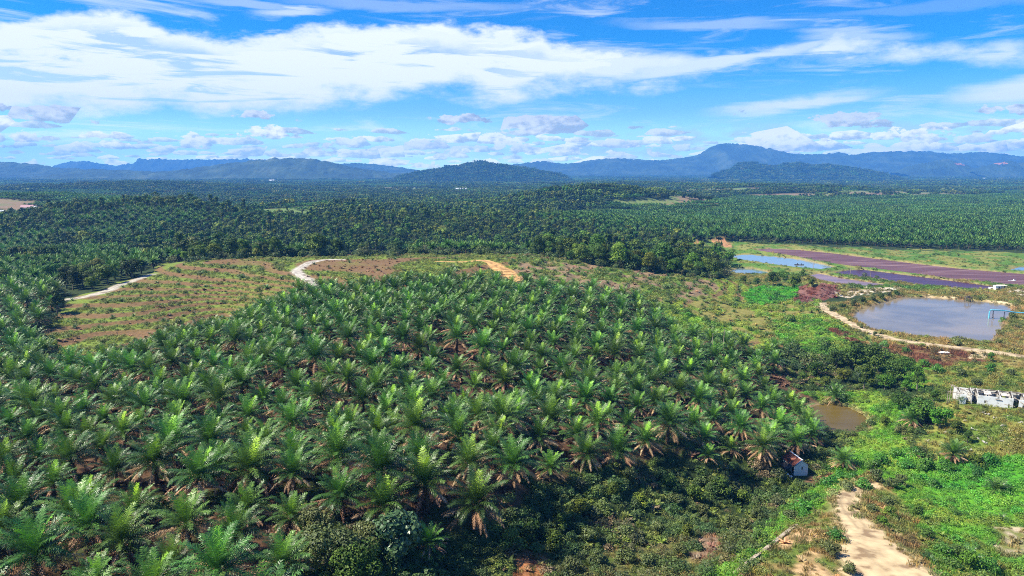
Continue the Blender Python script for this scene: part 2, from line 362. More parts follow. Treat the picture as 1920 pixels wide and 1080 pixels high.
def mat_water(name, base, rough, streak=None, ripple=.15, rscale=.9):
    m = bpy.data.materials.new(name); nt = nodes(m); L = nt.links.new
    out = N(nt, 'ShaderNodeOutputMaterial'); p = N(nt, 'ShaderNodeBsdfPrincipled')
    g = N(nt, 'ShaderNodeNewGeometry')
    p.inputs['Base Color'].default_value = (*base, 1); p.inputs['Roughness'].default_value = rough; p.inputs['IOR'].default_value = 1.33
    nz = N(nt, 'ShaderNodeTexNoise'); nz.inputs['Scale'].default_value = rscale; nz.inputs['Detail'].default_value = 3; L(g.outputs['Position'], nz.inputs['Vector'])
    b = N(nt, 'ShaderNodeBump'); b.inputs['Strength'].default_value = ripple; b.inputs['Distance'].default_value = .1; L(nz.outputs['Fac'], b.inputs['Height']); L(b.outputs[0], p.inputs['Normal'])
    if streak:
        mp = N(nt, 'ShaderNodeMapping'); mp.inputs['Rotation'].default_value = (0,0,R(35)); mp.inputs['Scale'].default_value = (.02,.12,.05)
        n2 = N(nt, 'ShaderNodeTexNoise'); n2.inputs['Scale'].default_value = 1; n2.inputs['Detail'].default_value = 6; n2.inputs['Distortion'].default_value = 1.2
        rp = N(nt, 'ShaderNodeValToRGB'); cr = rp.color_ramp
        while len(cr.elements) < len(streak): cr.elements.new(.5)
        for e, (pos, c) in zip(cr.elements, streak): e.position = pos; e.color = (*c, 1)
        L(g.outputs['Position'], mp.inputs[0]); L(mp.outputs[0], n2.inputs['Vector']); L(n2.outputs['Fac'], rp.inputs[0]); L(rp.outputs[0], p.inputs['Base Color'])
    L(p.outputs[0], out.inputs[0]); return m
def mat_flat(name, c, rough=.7, metal=0):
    m = mat_noise(name, [(.3, tuple(x*.8 for x in c)), (.7, c)], 2.5, rough); return m

M = {}
M['palm'] = mat_leaf('palm_frond', [(0,(.020,.046,.010)),(.35,(.056,.125,.022)),(.7,(.140,.285,.045)),(1,(.33,.58,.03))], .42, .18, .02, .34, spec=.4)
M['dry'] = mat_leaf('dry_frond', [(0,(.24,.125,.06)),(.5,(.52,.31,.17)),(1,(.70,.50,.30))], .8, .2, .012, .25)
M['palmfar'] = mat_leaf('palm_frond_far', [(0,(.026,.058,.013)),(.5,(.062,.140,.026)),(1,(.15,.28,.045))], .6, .2, .02, .35, spec=.2)
M['trunk'] = mat_noise('palm_trunk', [(.3,(.05,.033,.02)),(.7,(.14,.095,.06))], 3, .95, bump=.6)
M['bark'] = mat_noise('bark', [(.3,(.10,.08,.06)),(.7,(.26,.22,.17))], 2, .9, stretch=(1,1,.3))
M['leaf'] = mat_leaf('tree_leaf', [(0,(.030,.055,.010)),(.5,(.080,.135,.022)),(1,(.18,.24,.04))], .6, .2, .03, .35, pal=True, spec=.2)
M['leafbig'] = mat_leaf('big_leaf', [(0,(.03,.07,.02)),(.5,(.06,.13,.045)),(1,(.14,.22,.09))], .38, .15, .01, .05)
M['leafolive'] = mat_leaf('olive_leaf', [(0,(.04,.055,.012)),(.5,(.08,.11,.022)),(1,(.17,.19,.04))], .6, .2, .02, .2)
M['leafbright'] = mat_leaf('bright_leaf', [(0,(.03,.10,.01)),(.5,(.06,.20,.015)),(1,(.13,.30,.03))], .5, .25, .015, .2)
M['cover'] = mat_leaf('cover_leaf', [(0,(.55,.6,.55)),(.5,(.95,.98,.9)),(1,(1.5,1.4,1.2))], .6, .2, .008, .2, instancer_tint=True)

# ground
m = bpy.data.materials.new('ground'); nt = nodes(m); L = nt.links.new
out = N(nt, 'ShaderNodeOutputMaterial'); p = N(nt, 'ShaderNodeBsdfPrincipled'); p.inputs['Roughness'].default_value = .95; p.inputs['Specular IOR Level'].default_value = .15
at = N(nt, 'ShaderNodeAttribute', attribute_name='Col'); g = N(nt, 'ShaderNodeNewGeometry')
n1 = N(nt, 'ShaderNodeTexNoise'); n1.inputs['Scale'].default_value = .9; n1.inputs['Detail'].default_value = 8; n1.inputs['Roughness'].default_value = .7
L(g.outputs['Position'], n1.inputs['Vector'])
mr = N(nt, 'ShaderNodeMapRange'); mr.inputs[1].default_value = .3; mr.inputs[2].default_value = .7; mr.inputs[3].default_value = .55; mr.inputs[4].default_value = 1.4
L(n1.outputs['Fac'], mr.inputs[0])
mx = N(nt, 'ShaderNodeMix', data_type='RGBA', blend_type='MULTIPLY'); mx.inputs[0].default_value = 1
L(at.outputs['Color'], mx.inputs[6]); L(mr.outputs[0], mx.inputs[7]); L(mx.outputs[2], p.inputs['Base Color'])
b = N(nt, 'ShaderNodeBump'); b.inputs['Strength'].default_value = .7; b.inputs['Distance'].default_value = .3; L(n1.outputs['Fac'], b.inputs['Height']); L(b.outputs[0], p.inputs['Normal'])
L(p.outputs[0], out.inputs[0]); M['ground'] = m

# ------------------------------------------------------------------ object helpers
def mk(name, V, F, mats, parent=None, attr=None, midx=None, smooth=False, link=True):
    me = bpy.data.meshes.new(name); me.from_pydata([tuple(map(float, v)) for v in V], [], F)
    for mt in (mats if isinstance(mats, (list, tuple)) else [mats]): me.materials.append(mt)
    if attr is not None:
        a = me.attributes.new('tone', 'FLOAT', 'FACE'); a.data.foreach_set('value', np.asarray(attr, np.float32))
    if midx is not None: me.polygons.foreach_set('material_index', np.asarray(midx, np.int32))
    if smooth: me.polygons.foreach_set('use_smooth', np.ones(len(F), bool))
    me.update()
    o = bpy.data.objects.new(name, me)
    if link: COL.objects.link(o)
    if parent: o.parent = parent
    return o
def tag(o, label=None, cat=None, group=None, kind=None):
    if label: o['label'] = label
    if cat: o['category'] = cat
    if group: o['group'] = group
    if kind: o['kind'] = kind
    return o
def empty(name, loc, rz=0):
    o = bpy.data.objects.new(name, None); COL.objects.link(o); o.location = loc; o.rotation_euler = (0, 0, rz); o.empty_display_size = .5; return o
class MB:
    def __init__(s): s.V = []; s.F = []
    def box(s, c, d, rz=0, rx=0, ry=0):
        from mathutils import Euler
        e = Euler((rx, ry, rz)).to_matrix(); n = len(s.V)
        for dx in (-.5, .5):
            for dy in (-.5, .5):
                for dz in (-.5, .5):
                    q = e @ Vector((dx*d[0], dy*d[1], dz*d[2])); s.V.append((c[0]+q.x, c[1]+q.y, c[2]+q.z))
        s.F += [tuple(n+i for i in f) for f in ((0,1,3,2),(4,6,7,5),(0,4,5,1),(2,3,7,6),(0,2,6,4),(1,5,7,3))]
        return s
    def tube(s, pts, r, k=8, cap=True):
        n0 = len(s.V); P = [Vector(p) for p in pts]
        rr = r if isinstance(r, (list, tuple)) else [r]*len(P)
        for i, p in enumerate(P):
            d = (P[min(i+1, len(P)-1)]-P[max(i-1, 0)]).normalized()
            a = d.cross(Vector((0, 0, 1)) if abs(d.z) < .95 else Vector((1, 0, 0))).normalized(); b = d.cross(a)
            for j in range(k):
                t = 2*math.pi*j/k; q = p+(a*math.cos(t)+b*math.sin(t))*rr[i]; s.V.append(tuple(q))
        for i in range(len(P)-1):
            for j in range(k):
                s.F.append((n0+i*k+j, n0+i*k+(j+1) % k, n0+(i+1)*k+(j+1) % k, n0+(i+1)*k+j))
        if cap:
            s.F.append(tuple(n0+j for j in range(k))[::-1]); s.F.append(tuple(n0+(len(P)-1)*k+j for j in range(k)))
        return s
    def bar(s, a, b, w=.1): return s.tube([a, b], w*.6, 4)
    def build(s, name, mt, parent=None): return mk(name, s.V, s.F, mt, parent)

def grid_mesh(name, X, Y, Zz, col=None, mt=None, smooth=True):
    ny, nx = X.shape
    V = np.stack([X, Y, Zz], -1).reshape(-1, 3).astype(np.float32)
    i = np.arange(ny*nx).reshape(ny, nx)
    F = np.stack([i[:-1, :-1], i[:-1, 1:], i[1:, 1:], i[1:, :-1]], -1).reshape(-1, 4)
    me = bpy.data.meshes.new(name); me.vertices.add(len(V)); me.vertices.foreach_set('co', V.ravel())
    me.loops.add(F.size); me.loops.foreach_set('vertex_index', F.ravel().astype(np.int32))
    me.polygons.add(len(F)); me.polygons.foreach_set('loop_start', np.arange(0, F.size, 4, dtype=np.int32)); me.polygons.foreach_set('loop_total', np.full(len(F), 4, np.int32))
    if smooth: me.polygons.foreach_set('use_smooth', np.ones(len(F), bool))
    me.update(calc_edges=True)
    if col is not None:
        a = me.color_attributes.new('Col', 'FLOAT_COLOR', 'POINT')
        a.data.foreach_set('color', np.concatenate([col.reshape(-1, 3), np.ones((len(V), 1))], 1).astype(np.float32).ravel())
    me.materials.append(mt); o = bpy.data.objects.new(name, me); COL.objects.link(o); return o
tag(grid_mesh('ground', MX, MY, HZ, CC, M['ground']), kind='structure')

# water
WM = {
 'muddy': mat_water('muddy_water', (.2,.16,.11), .13, [(.35,(.15,.125,.095)),(.5,(.20,.165,.12)),(.65,(.25,.195,.13))], .14, .7),
 'blue': mat_water('pond_water', (.21,.25,.27), .06, None, .06, .5),
 'small': mat_water('small_pond_water', (.14,.18,.19), .05, None, .06, .5),
 'purple': mat_water('effluent', (.15,.08,.09), .55, [(.25,(.085,.038,.040)),(.48,(.125,.058,.056)),(.58,(.165,.085,.078)),(.75,(.27,.18,.16))], .3, .8),
 'violet': mat_water('dark_effluent', (.07,.04,.07), .4, [(.3,(.055,.025,.055)),(.6,(.075,.035,.065)),(.9,(.22,.13,.14))], .3, .8),
 'grey': mat_water('grey_effluent', (.22,.16,.18), .4, [(.3,(.25,.17,.18)),(.6,(.16,.12,.16)),(.8,(.30,.20,.19))], .3, .8),
 'pool': mat_water('brown_water', (.10,.06,.02), .28, [(.3,(.095,.065,.014)),(.7,(.13,.09,.022))], .15, 1.5),
 'far': mat_water('far_pond_water', (.12,.17,.24), .06, None, .06, .5),
}
for q in WM['muddy'].node_tree.nodes:
    if q.type == 'MAPPING': q.inputs['Scale'].default_value = (.03, .045, .03)
for k, (z, w) in PW.items():
    cx = sum(p[0] for p in w)/len(w); cy = sum(p[1] for p in w)/len(w)
    pp = w
    V = [(p[0]+(p[0]-cx)*.004, p[1]+(p[1]-cy)*.004, z) for p in pp]
    import mathutils
    tess = mathutils.geometry.tessellate_polygon([[Vector(v) for v in V]])
    F = []
    for t in tess:
        a, b_, c = (Vector(V[i]) for i in t)
        F.append(tuple(t) if (b_-a).cross(c-a).z > 0 else tuple(t[::-1]))
    tag(mk('pond_water', V, F, WM[k]), kind='structure')

# tracks as thin ragged sheets
for k, w in TW.items():
    c = TRACKS[k][1]
    mt = mat_noise('earth_'+k, [(.38, tuple(x*k for x, k in zip(c, (.45,.40,.38)))), (.46, tuple(x*.8 for x in c)), (.56, c), (.70, tuple(min(1, x*1.2) for x in c))], .32, .95, 9, .6)
    V = []; F = []; RT = []; nc = 13
    # resample
    P = [w[0]]
    for a, b_ in zip(w[:-1], w[1:]):
        n = max(1, int(np.hypot(*(b_[:2]-a[:2]))/.9))
        for i in range(1, n+1): P.append(a+(b_-a)*i/n)
    for i, p_ in enumerate(P):
        d = P[min(i+1, len(P)-1)]-P[max(i-1, 0)]; l = math.hypot(d[0], d[1])+1e-9; nx, ny = -d[1]/l, d[0]/l
        wl = p_[2]*.5*(.75+.6*float(vnoise(i*.35, 1.3, 5))); wr = p_[2]*.5*(.75+.6*float(vnoise(i*.35, 8.3, 6)))
        for j in range(nc):
            t = -wl+(wl+wr)*j/(nc-1); x, y = p_[0]+nx*t, p_[1]+ny*t; RT.append(math.exp(-((abs(t+.5*math.sin(i*.11))-.85)/.28)**2)*float(np.clip(vnoise(i*.12, 3.1, 9)*1.6, 0, 1)))
            V.append((x, y, float(H(x, y))+.07-(.06 if j in (0, nc-1) else 0)))
    for i in range(len(P)-1):
        for j in range(nc-1): F.append((i*nc+j, (i+1)*nc+j, (i+1)*nc+j+1, i*nc+j+1))
    o = mk('dirt_track', V, F, mt, smooth=True); tag(o, kind='structure')
    a_ = o.data.attributes.new('rut', 'FLOAT', 'POINT'); a_.data.foreach_set('value', np.array(RT, np.float32))
    nt = mt.node_tree; pb = [q for q in nt.nodes if q.type == 'BSDF_PRINCIPLED'][0]; src = pb.inputs['Base Color'].links[0].from_socket
    at = N(nt, 'ShaderNodeAttribute', attribute_name='rut'); mx = N(nt, 'ShaderNodeMix', data_type='RGBA'); sc_ = N(nt, 'ShaderNodeMath', operation='MULTIPLY'); sc_.inputs[1].default_value = .75
    nt.links.new(at.outputs['Fac'], sc_.inputs[0]); nt.links.new(sc_.outputs[0], mx.inputs[0]); nt.links.new(src, mx.inputs[6]); mx.inputs[7].default_value = (*[x*.5 for x in c], 1); nt.links.new(mx.outputs[2], pb.inputs['Base Color'])

# ------------------------------------------------------------------ plant meshes
def frond(V, F, T, o, az, a0, L_, droop, wid, tone, nst=24, lw=.1, hang=.35, rng=random, side=.9):
    n = 12; pts = [Vector(o)]; dirs = []
    ca, sa = math.cos(az), math.sin(az)
    for i in range(n):
        s = (i+.5)/n; a = a0+droop*s**1.4
        d = Vector((ca*math.sin(a), sa*math.sin(a), math.cos(a))); dirs.append(d); pts.append(pts[-1]+d*(L_/n))
    dirs.append(dirs[-1]); S_ = Vector((-sa, ca, 0))
    tw = rng.uniform(-.35, .35)
    # rachis
    b = len(V)
    for i, p_ in enumerate(pts):
        w = .09*(1-i/(n+2)); V.append(p_-S_*w); V.append(p_+S_*w)
    for i in range(n): F.append((b+2*i, b+2*i+1, b+2*i+3, b+2*i+2)); T.append(min(1, tone+.12))
    for q in range(nst):
        s = .14+.86*(q+rng.random()*.5)/nst; f = s*n; i = min(int(f), n-1); p_ = pts[i].lerp(pts[i+1], f-i); d = dirs[i]
        N_ = S_.cross(d); prof = (math.sin(math.pi*(.12+.80*s)))**.7*wid
        for sg in (-1, 1):
            up = .25+rng.uniform(-.6, .5)
            sd = (S_*sg*math.cos(tw)+N_*(math.sin(tw)*sg*.6)-N_*up*-1*0)
            dr = (sd*side+d*(.35+.5*s)+N_*(-up if N_.z < 0 else up)*.5+Vector((0,0,-hang*.25))).normalized()
            dr2 = (dr+Vector((0,0,-hang*rng.uniform(.8, 2.2)))).normalized()
            Lf = prof*rng.uniform(.85, 1.15); m_ = p_+dr*Lf*.55; e = m_+dr2*Lf*.5; b = len(V)
            V += [p_-d*lw*.5, p_+d*lw*.5, m_+d*lw*.6, m_-d*lw*.6, e]
            t = min(1, max(0, tone+rng.uniform(-.15, .15)))
            F.append((b, b+1, b+2, b+3) if sg > 0 else (b+3, b+2, b+1, b)); T.append(t)
            F.append((b+3, b+2, b+4) if sg > 0 else (b+4, b+2, b+3)); T.append(t)
def palm_geo(seed, ng=36, nd=9, L0=4.6, nst=24, lw=.11, th=3.6, young=False):
    r = random.Random(seed)
    G = ([], [], []); D = ([], [], [])
    ph0 = r.random()*6.28
    for k in range(ng):
        q = k/(ng-1); az = ph0+k*2.39996+r.uniform(-.2, .2)
        a0 = R(3+67*q**.88+r.uniform(-8, 8)); dr = R(18+66*q+r.uniform(-8, 20)); Lk = L0*(.78+.3*math.sin(math.pi*min(1, .2+q*.8)))*r.uniform(.9, 1.08)
        tone = .95-.9*q**.35+r.uniform(-.10, .16) if q < .12 else .50-.32*q+r.uniform(-.12, .18)
        frond(*G, (.12*math.cos(az), .12*math.sin(az), th+.35*(1-q)), az, a0, Lk, dr, .95*L0/4.6, max(0, min(1, tone)), nst, lw, .25+.5*q, r)
    for k in range(nd):
        az = ph0+k*2.39996*1.0+1+r.uniform(-.5, .5); a0 = R(r.uniform(68, 104)); dr = R(r.uniform(25, 70))
        frond(*D, (.2*math.cos(az), .2*math.sin(az), th-.25-.3*r.random()), az, a0, L0*r.uniform(.75, 1.05), dr, .72*L0/4.6, r.uniform(.1, .9), int(nst*.8), lw*.9, 1.3, r, .6)
    return G, D
def trunk_geo(seed, th, r0=.42):
    r = random.Random(seed); b = MB(); pts = []; rad = []
    n = 9
    for i in range(n+1):
        pts.append((r.uniform(-.03, .03), r.uniform(-.03, .03), -1.2+(th+1.3)*i/n)); rad.append(r0*(1.15 if i % 2 else .9)*(1.0 if i < n else .6))
    b.tube(pts, rad, 9)
    for k in range(40):   # old leaf bases
        z = th*(.1+.9*k/40); az = k*2.4; c, s = math.cos(az), math.sin(az)
        b.tube([(c*r0*.8, s*r0*.8, z-.1), (c*(r0+.28), s*(r0+.28), z+.28)], [.11, .04], 4)
    return b
PALMV = []
for s in range(9):
    th = [3.2,4.4,3.6,5.6,2.2,3.9,2.8,4.9,3.4][s]; nd = [8,13,6,12,5,10,14,9,7][s]
    G, D = palm_geo(100+s, [33,37,29,35,24,37,31,35,27][s], nd+9, [5.5,5.9,5.1,6.0,4.7,5.7,5.4,5.9,5.2][s], 32, .088, th)
    tb = trunk_geo(s, th)
    oc = mk('crown', *G[:2], M['palm'], attr=G[2], link=False); od = mk('dry_skirt', *D[:2], M['dry'], attr=D[2], link=False)
    ot = mk('trunk', tb.V, tb.F, M['trunk'], link=False)
    PALMV.append((oc, od, ot, th, nd))
# single mesh versions for the mass of the plantation
def joined(name, parts):
    V = []; F = []; T = []; MI = []; mats = []
    for (v, f, t), mt in parts:
        if mt not in mats: mats.append(mt)
        b = len(V); V += list(v); F += [tuple(b+i for i in q) for q in f]; T += list(t) if t is not None else [.5]*len(f); MI += [mats.index(mt)]*len(f)
    return mk(name, V, F, mats, attr=T, midx=MI, link=False)
def coll(name, objs):
    c = bpy.data.collections.new(name)
    for i, o in enumerate(objs):
        o.name = f'{name}_{i:02d}'; c.objects.link(o)
    return c
MIDP = []
for s in range(6):
    th = [3.4,4.4,3.0,5.0,3.8,4.0][s]
    G, D = palm_geo(300+s, 34, [13,17,9,16,12,14][s], 5.8, 16, .16, th); tb = trunk_geo(s+20, th)
    MIDP.append(joined('p', [(G, M['palm']), (D, M['dry']), ((tb.V, tb.F, None), M['trunk'])]))
def frond_lo(V, F, T, o, az, a0, L_, droop, w, tone, n=4):
    ca, sa = math.cos(az), math.sin(az); S_ = Vector((-sa, ca, 0)); p_ = Vector(o); b = len(V)
    for i in range(n+1):
        s = i/n; a = a0+droop*s**1.4; d = Vector((ca*math.sin(a), sa*math.sin(a), math.cos(a))); ww = w*math.sin(math.pi*(.15+.8*s))
        dn = Vector((0, 0, -.45*ww)); V += [p_-S_*ww+dn, p_, p_+S_*ww+dn]; p_ = p_+d*(L_/n)
    for i in range(n):
        q = b+3*i; F += [(q, q+1, q+4, q+3), (q+1, q+2, q+5, q+4)]; T += [tone-.1, tone+.05]
def palm_lo(seed, nf=24, n=4, th=4, w=.7):
    r = random.Random(seed); V = []; F = []; T = []; p0 = r.random()*6
    for k in range(nf):
        q = k/(nf-1); az = p0+k*2.39996; frond_lo(V, F, T, (0, 0, th), az, R(8+85*q**.8), 4.6*r.uniform(.85, 1.1), R(25+50*q), w, max(0, min(1, .75-.7*q+r.uniform(-.2, .2))), n)
    return V, F, T
LOP = []
for s in range(5):
    g_ = palm_lo(400+s, 26, 4, [4,5,3.4,4.6,6][s]); tr_ = MB().tube([(0,0,-1),(0,0,4)], .4, 5)
    LOP.append(joined('q', [(g_, M['palmfar']), ((tr_.V, tr_.F, None), M['trunk'])]))
# broadleaf crowns
def crown_geo(seed, rad=4.5, h=7, base=3.5, nl=11, nq=90, ls=.55, flat=.7, up=.35):
    r = random.Random(seed); V = []; F = []; T = []
    lobes = []
    for k in range(nl):
        a = r.random()*6.283; rr = rad*.62*math.sqrt(r.random()); zz = base+h*(.18+.62*r.random())*(1-.45*(rr/rad)**2)
        lobes.append((rr*math.cos(a), rr*math.sin(a), zz, rad*r.uniform(.28, .50)))
    lobes.append((0, 0, base+h*.72, rad*.42))
    for lx, ly, lz, lr in lobes:
        lt = r.uniform(-.2, .2)
        for q in range(nq):
            z = r.uniform(-.75, 1); t = r.random()*6.283; k = math.sqrt(max(0, 1-z*z)); d = Vector((k*math.cos(t), k*math.sin(t), z))
            rr = lr*(r.uniform(.72, 1.08)); c = Vector((lx, ly, lz))+Vector((d.x*rr, d.y*rr, d.z*rr*flat))
            nrm = (d+Vector((r.uniform(-.8,.8), r.uniform(-.8,.8), r.uniform(-.5,.9)+up))).normalized()
            a_ = nrm.cross(Vector((r.uniform(-1,1), r.uniform(-1,1), r.uniform(-1,1)))).normalized(); b_ = nrm.cross(a_); s_ = ls*r.uniform(.6, 1.3)
            b0 = len(V); V += [c-a_*s_*.5, c+b_*s_*.36, c+a_*s_*.5, c-b_*s_*.36]; F.append((b0, b0+1, b0+2, b0+3)); T.append(max(0, min(1, .45+lt+r.uniform(-.3, .35))))
    return (V, F, T), lobes
def limb_geo(seed, base, lobes, r0=.28):
    b = MB(); r = random.Random(seed); bz = base+.6
    b.tube([(0,0,-1.5),(.1,0,bz*.5),(0,.1,bz)], [r0*1.25, r0, r0*.75], 7)
    for lx, ly, lz, lr in lobes[:7]:
        b.tube([(0,.1,bz-.2),(lx*.45,ly*.45,bz+(lz-bz)*.55),(lx,ly,lz)], [r0*.5, r0*.33, .05], 5)
    return b
TREEV = []
specs = [(4.6,9,2.2,13,150,.62),(3.8,10,2.5,12,140,.6),(5.8,8,2.6,15,150,.7),(5.0,12,3,16,150,.65),(3.4,6,1.5,10,130,.55),(4.2,7,1.5,13,140,.55)]
for s, (rad, h, base, nl, nq, ls) in enumerate(specs):
    g_, lb = crown_geo(500+s, rad, h, base, nl, nq, ls); tb = limb_geo(s, base, lb)
    TREEV.append((mk('crown', *g_[:2], M['leaf'], attr=g_[2], link=False), mk('trunk', tb.V, tb.F, M['bark'], link=False), base+h*.5, g_, tb))
MIDT = []
for s in range(7):
    rad, h, base = [(4.8,8,3),(4,9,3.5),(6,7,3),(5.2,11,3.5),(3.8,6,2),(6.4,9,3),(3.2,12,5)][s]
    g_, lb = crown_geo(600+s, rad, h, base, 9, 42, 1.05); tb = limb_geo(s+50, base, lb)
    MIDT.append(joined('t', [(g_, M['leaf']), ((tb.V, tb.F, None), M['bark'])]))
# far patches of canopy
FARP = []
for s in range(4):
    r = random.Random(700+s); V = []; F = []; T = []
    for k in range(15):
        cx, cy = r.uniform(-15, 15), r.uniform(-15, 15); rad = r.uniform(3, 5.5); g_, lb = crown_geo(s*50+k, rad, r.uniform(7, 12), r.uniform(0, 3), 4, 14, 2.2)
        b0 = len(V); V += [v+Vector((cx, cy, 0)) for v in g_[0]]; F += [tuple(b0+i for i in f) for f in g_[1]]; lt = r.uniform(-.25, .25); T += [max(0, min(1, t+lt)) for t in g_[2]]
    FARP.append(mk('f', V, F, M['leaf'], attr=T, link=False))
for s in range(3):
    r = random.Random(800+s); V = []; F = []; T = []
    for i in range(-1, 3):
        for j in range(-1, 3):
            g_ = palm_lo(s*99+i*7+j, 15, 2, r.uniform(2.5, 4), .9); cx, cy = (i-.5)*8.2+r.uniform(-1, 1)+(j % 2)*4, (j-.5)*8+r.uniform(-1, 1)
            b0 = len(V); V += [v+Vector((cx, cy, 0)) for v in g_[0]]; F += [tuple(b0+q for q in f) for f in g_[1]]; lt = r.uniform(-.15, .15); T += [max(0, min(1, t+lt)) for t in g_[2]]
    FARP.append(mk('f', V, F, M['palmfar'], attr=T, link=False))
# ground cover pieces
COVER = []
def blades(seed, n, h, spread, w):
    r = random.Random(seed); V = []; F = []; T = []
    for k in range(n):
        a = r.random()*6.283; rr = spread*math.sqrt(r.random()); x, y = rr*math.cos(a), rr*math.sin(a); az = r.random()*6.283; c, s = math.cos(az), math.sin(az); hh = h*r.uniform(.5, 1.2); ln = hh*r.uniform(.2, .8); az2 = r.random()*6.28
        b0 = len(V); V += [Vector((x-c*w, y-s*w, -.1)), Vector((x+c*w, y+s*w, -.1)), Vector((x+math.cos(az2)*ln*.4+c*w*.8, y+math.sin(az2)*ln*.4+s*w*.8, hh*.65)), Vector((x+math.cos(az2)*ln*.4-c*w*.8, y+math.sin(az2)*ln*.4-s*w*.8, hh*.65)), Vector((x+math.cos(az2)*ln, y+math.sin(az2)*ln, hh))]
        F += [(b0, b0+1, b0+2, b0+3), (b0+3, b0+2, b0+4)]; t = r.random(); T += [t, t]
    return V, F, T
def leafy(seed, n, rad, h, ls):
    r = random.Random(seed); V = []; F = []; T = []
    lob = [(r.uniform(-.6,.6)*rad, r.uniform(-.6,.6)*rad, h*r.uniform(.2,.55), r.uniform(.4,.62)) for _ in range(5)]
    for k in range(n):
        lx, ly, lz, lr = lob[k % 5]; z = r.uniform(-.3, 1); t = r.random()*6.283; q = math.sqrt(1-z*z)
        c = Vector((lx+q*math.cos(t)*rad*lr, ly+q*math.sin(t)*rad*lr, lz+z*h*lr*.8)); nrm = Vector((q*math.cos(t)*.6+r.uniform(-.7,.7), q*math.sin(t)*.6+r.uniform(-.7,.7), z*.5+r.uniform(.1,1))).normalized()
        a_ = nrm.cross(Vector((r.uniform(-1,1), r.uniform(-1,1), r.uniform(-1,1)))).normalized(); b_ = nrm.cross(a_); s_ = ls*r.uniform(.6, 1.4)
        b0 = len(V); V += [c-a_*s_*.55, c+b_*s_*.3, c+a_*s_*.55, c-b_*s_*.3]; F.append((b0, b0+1, b0+2, b0+3)); T.append(r.random())
    return V, F, T
for s in range(3): g_ = blades(s, 46, .75, .75, .035); COVER.append(mk('c', *g_[:2], M['cover'], attr=g_[2], link=False))       # 0-2 grass
for s in range(3): g_ = leafy(20+s, 190, [.8,1.0,1.15][s], [.6,.8,.95][s], [.17,.21,.26][s]); COVER.append(mk('c', *g_[:2], M['cover'], attr=g_[2], link=False))       # 3-5 low creeper
for s in range(4): g_ = leafy(40+s, 420, [1.3,1.6,1.1,1.5][s], [1.8,2.3,2.4,1.5][s], [.22,.28,.19,.32][s]); COVER.append(mk('c', *g_[:2], M['cover'], attr=g_[2], link=False))     # 6-9 bush
for s in range(2):                                                                                                           # 10-11 fern / broken stems
    V = []; F = []; T = []
    r = random.Random(60+s)
    for k in range(9): frond_lo(V, F, T, (0,0,.05), k*2.4, R(r.uniform(20, 70)), 1.1*r.uniform(.7,1.2), R(60), .22, r.uniform(.2,.9), 3)
    COVER.append(mk('c', V, F, M['cover'], attr=np.clip(T,0,1), link=False))

def scatter(name, P, scl, rz, var, tint, collection, label, cat, tilt=None):
    n = len(P)
    me = bpy.data.meshes.new(name); me.vertices.add(n); me.vertices.foreach_set('co', np.asarray(P, np.float32).ravel())
    a = me.attributes.new('scl', 'FLOAT_VECTOR', 'POINT'); s = np.asarray(scl, np.float32)
    if s.ndim == 1: s = np.repeat(s[:, None], 3, 1)
    a.data.foreach_set('vector', s.ravel())
    rot = np.zeros((n, 3), np.float32); rot[:, 2] = rz
    a = me.attributes.new('rot', 'FLOAT_VECTOR', 'POINT'); a.data.foreach_set('vector', rot.ravel())
    a = me.attributes.new('var', 'INT', 'POINT'); a.data.foreach_set('value', np.asarray(var, np.int32))
    if tint is not None:
        a = me.attributes.new('tint', 'FLOAT_COLOR', 'POINT'); a.data.foreach_set('color', np.concatenate([tint, np.ones((n, 1))], 1).astype(np.float32).ravel())
    o = bpy.data.objects.new(name, me); COL.objects.link(o)
    ng = bpy.data.node_groups.new(name+'_nodes', 'GeometryNodeTree')
    ng.interface.new_socket('Geometry', in_out='INPUT', socket_type='NodeSocketGeometry'); ng.interface.new_socket('Geometry', in_out='OUTPUT', socket_type='NodeSocketGeometry')
    gi = ng.nodes.new('NodeGroupInput'); go = ng.nodes.new('NodeGroupOutput'); ip = ng.nodes.new('GeometryNodeInstanceOnPoints'); ci = ng.nodes.new('GeometryNodeCollectionInfo')
    ci.inputs['Collection'].default_value = collection; ci.inputs['Separate Children'].default_value = True; ci.inputs['Reset Children'].default_value = True
    def na(nm, t):
        k = ng.nodes.new('GeometryNodeInputNamedAttribute'); k.data_type = t; k.inputs['Name'].default_value = nm; return [o_ for o_ in k.outputs if o_.name == 'Attribute' and o_.enabled][0]
    ip.inputs['Pick Instance'].default_value = True
    ng.links.new(gi.outputs[0], ip.inputs['Points']); ng.links.new(ci.outputs[0], ip.inputs['Instance']); ng.links.new(na('var', 'INT'), ip.inputs['Instance Index'])
    e2r = ng.nodes.new('FunctionNodeEulerToRotation'); ng.links.new(na('rot', 'FLOAT_VECTOR'), e2r.inputs[0]); ng.links.new(e2r.outputs[0], ip.inputs['Rotation'])
    ng.links.new(na('scl', 'FLOAT_VECTOR'), ip.inputs['Scale']); ng.links.new(ip.outputs[0], go.inputs[0])
    md = o.modifiers.new('scatter', 'NODES'); md.node_group = ng
    tag(o, label, cat, kind='stuff'); return o

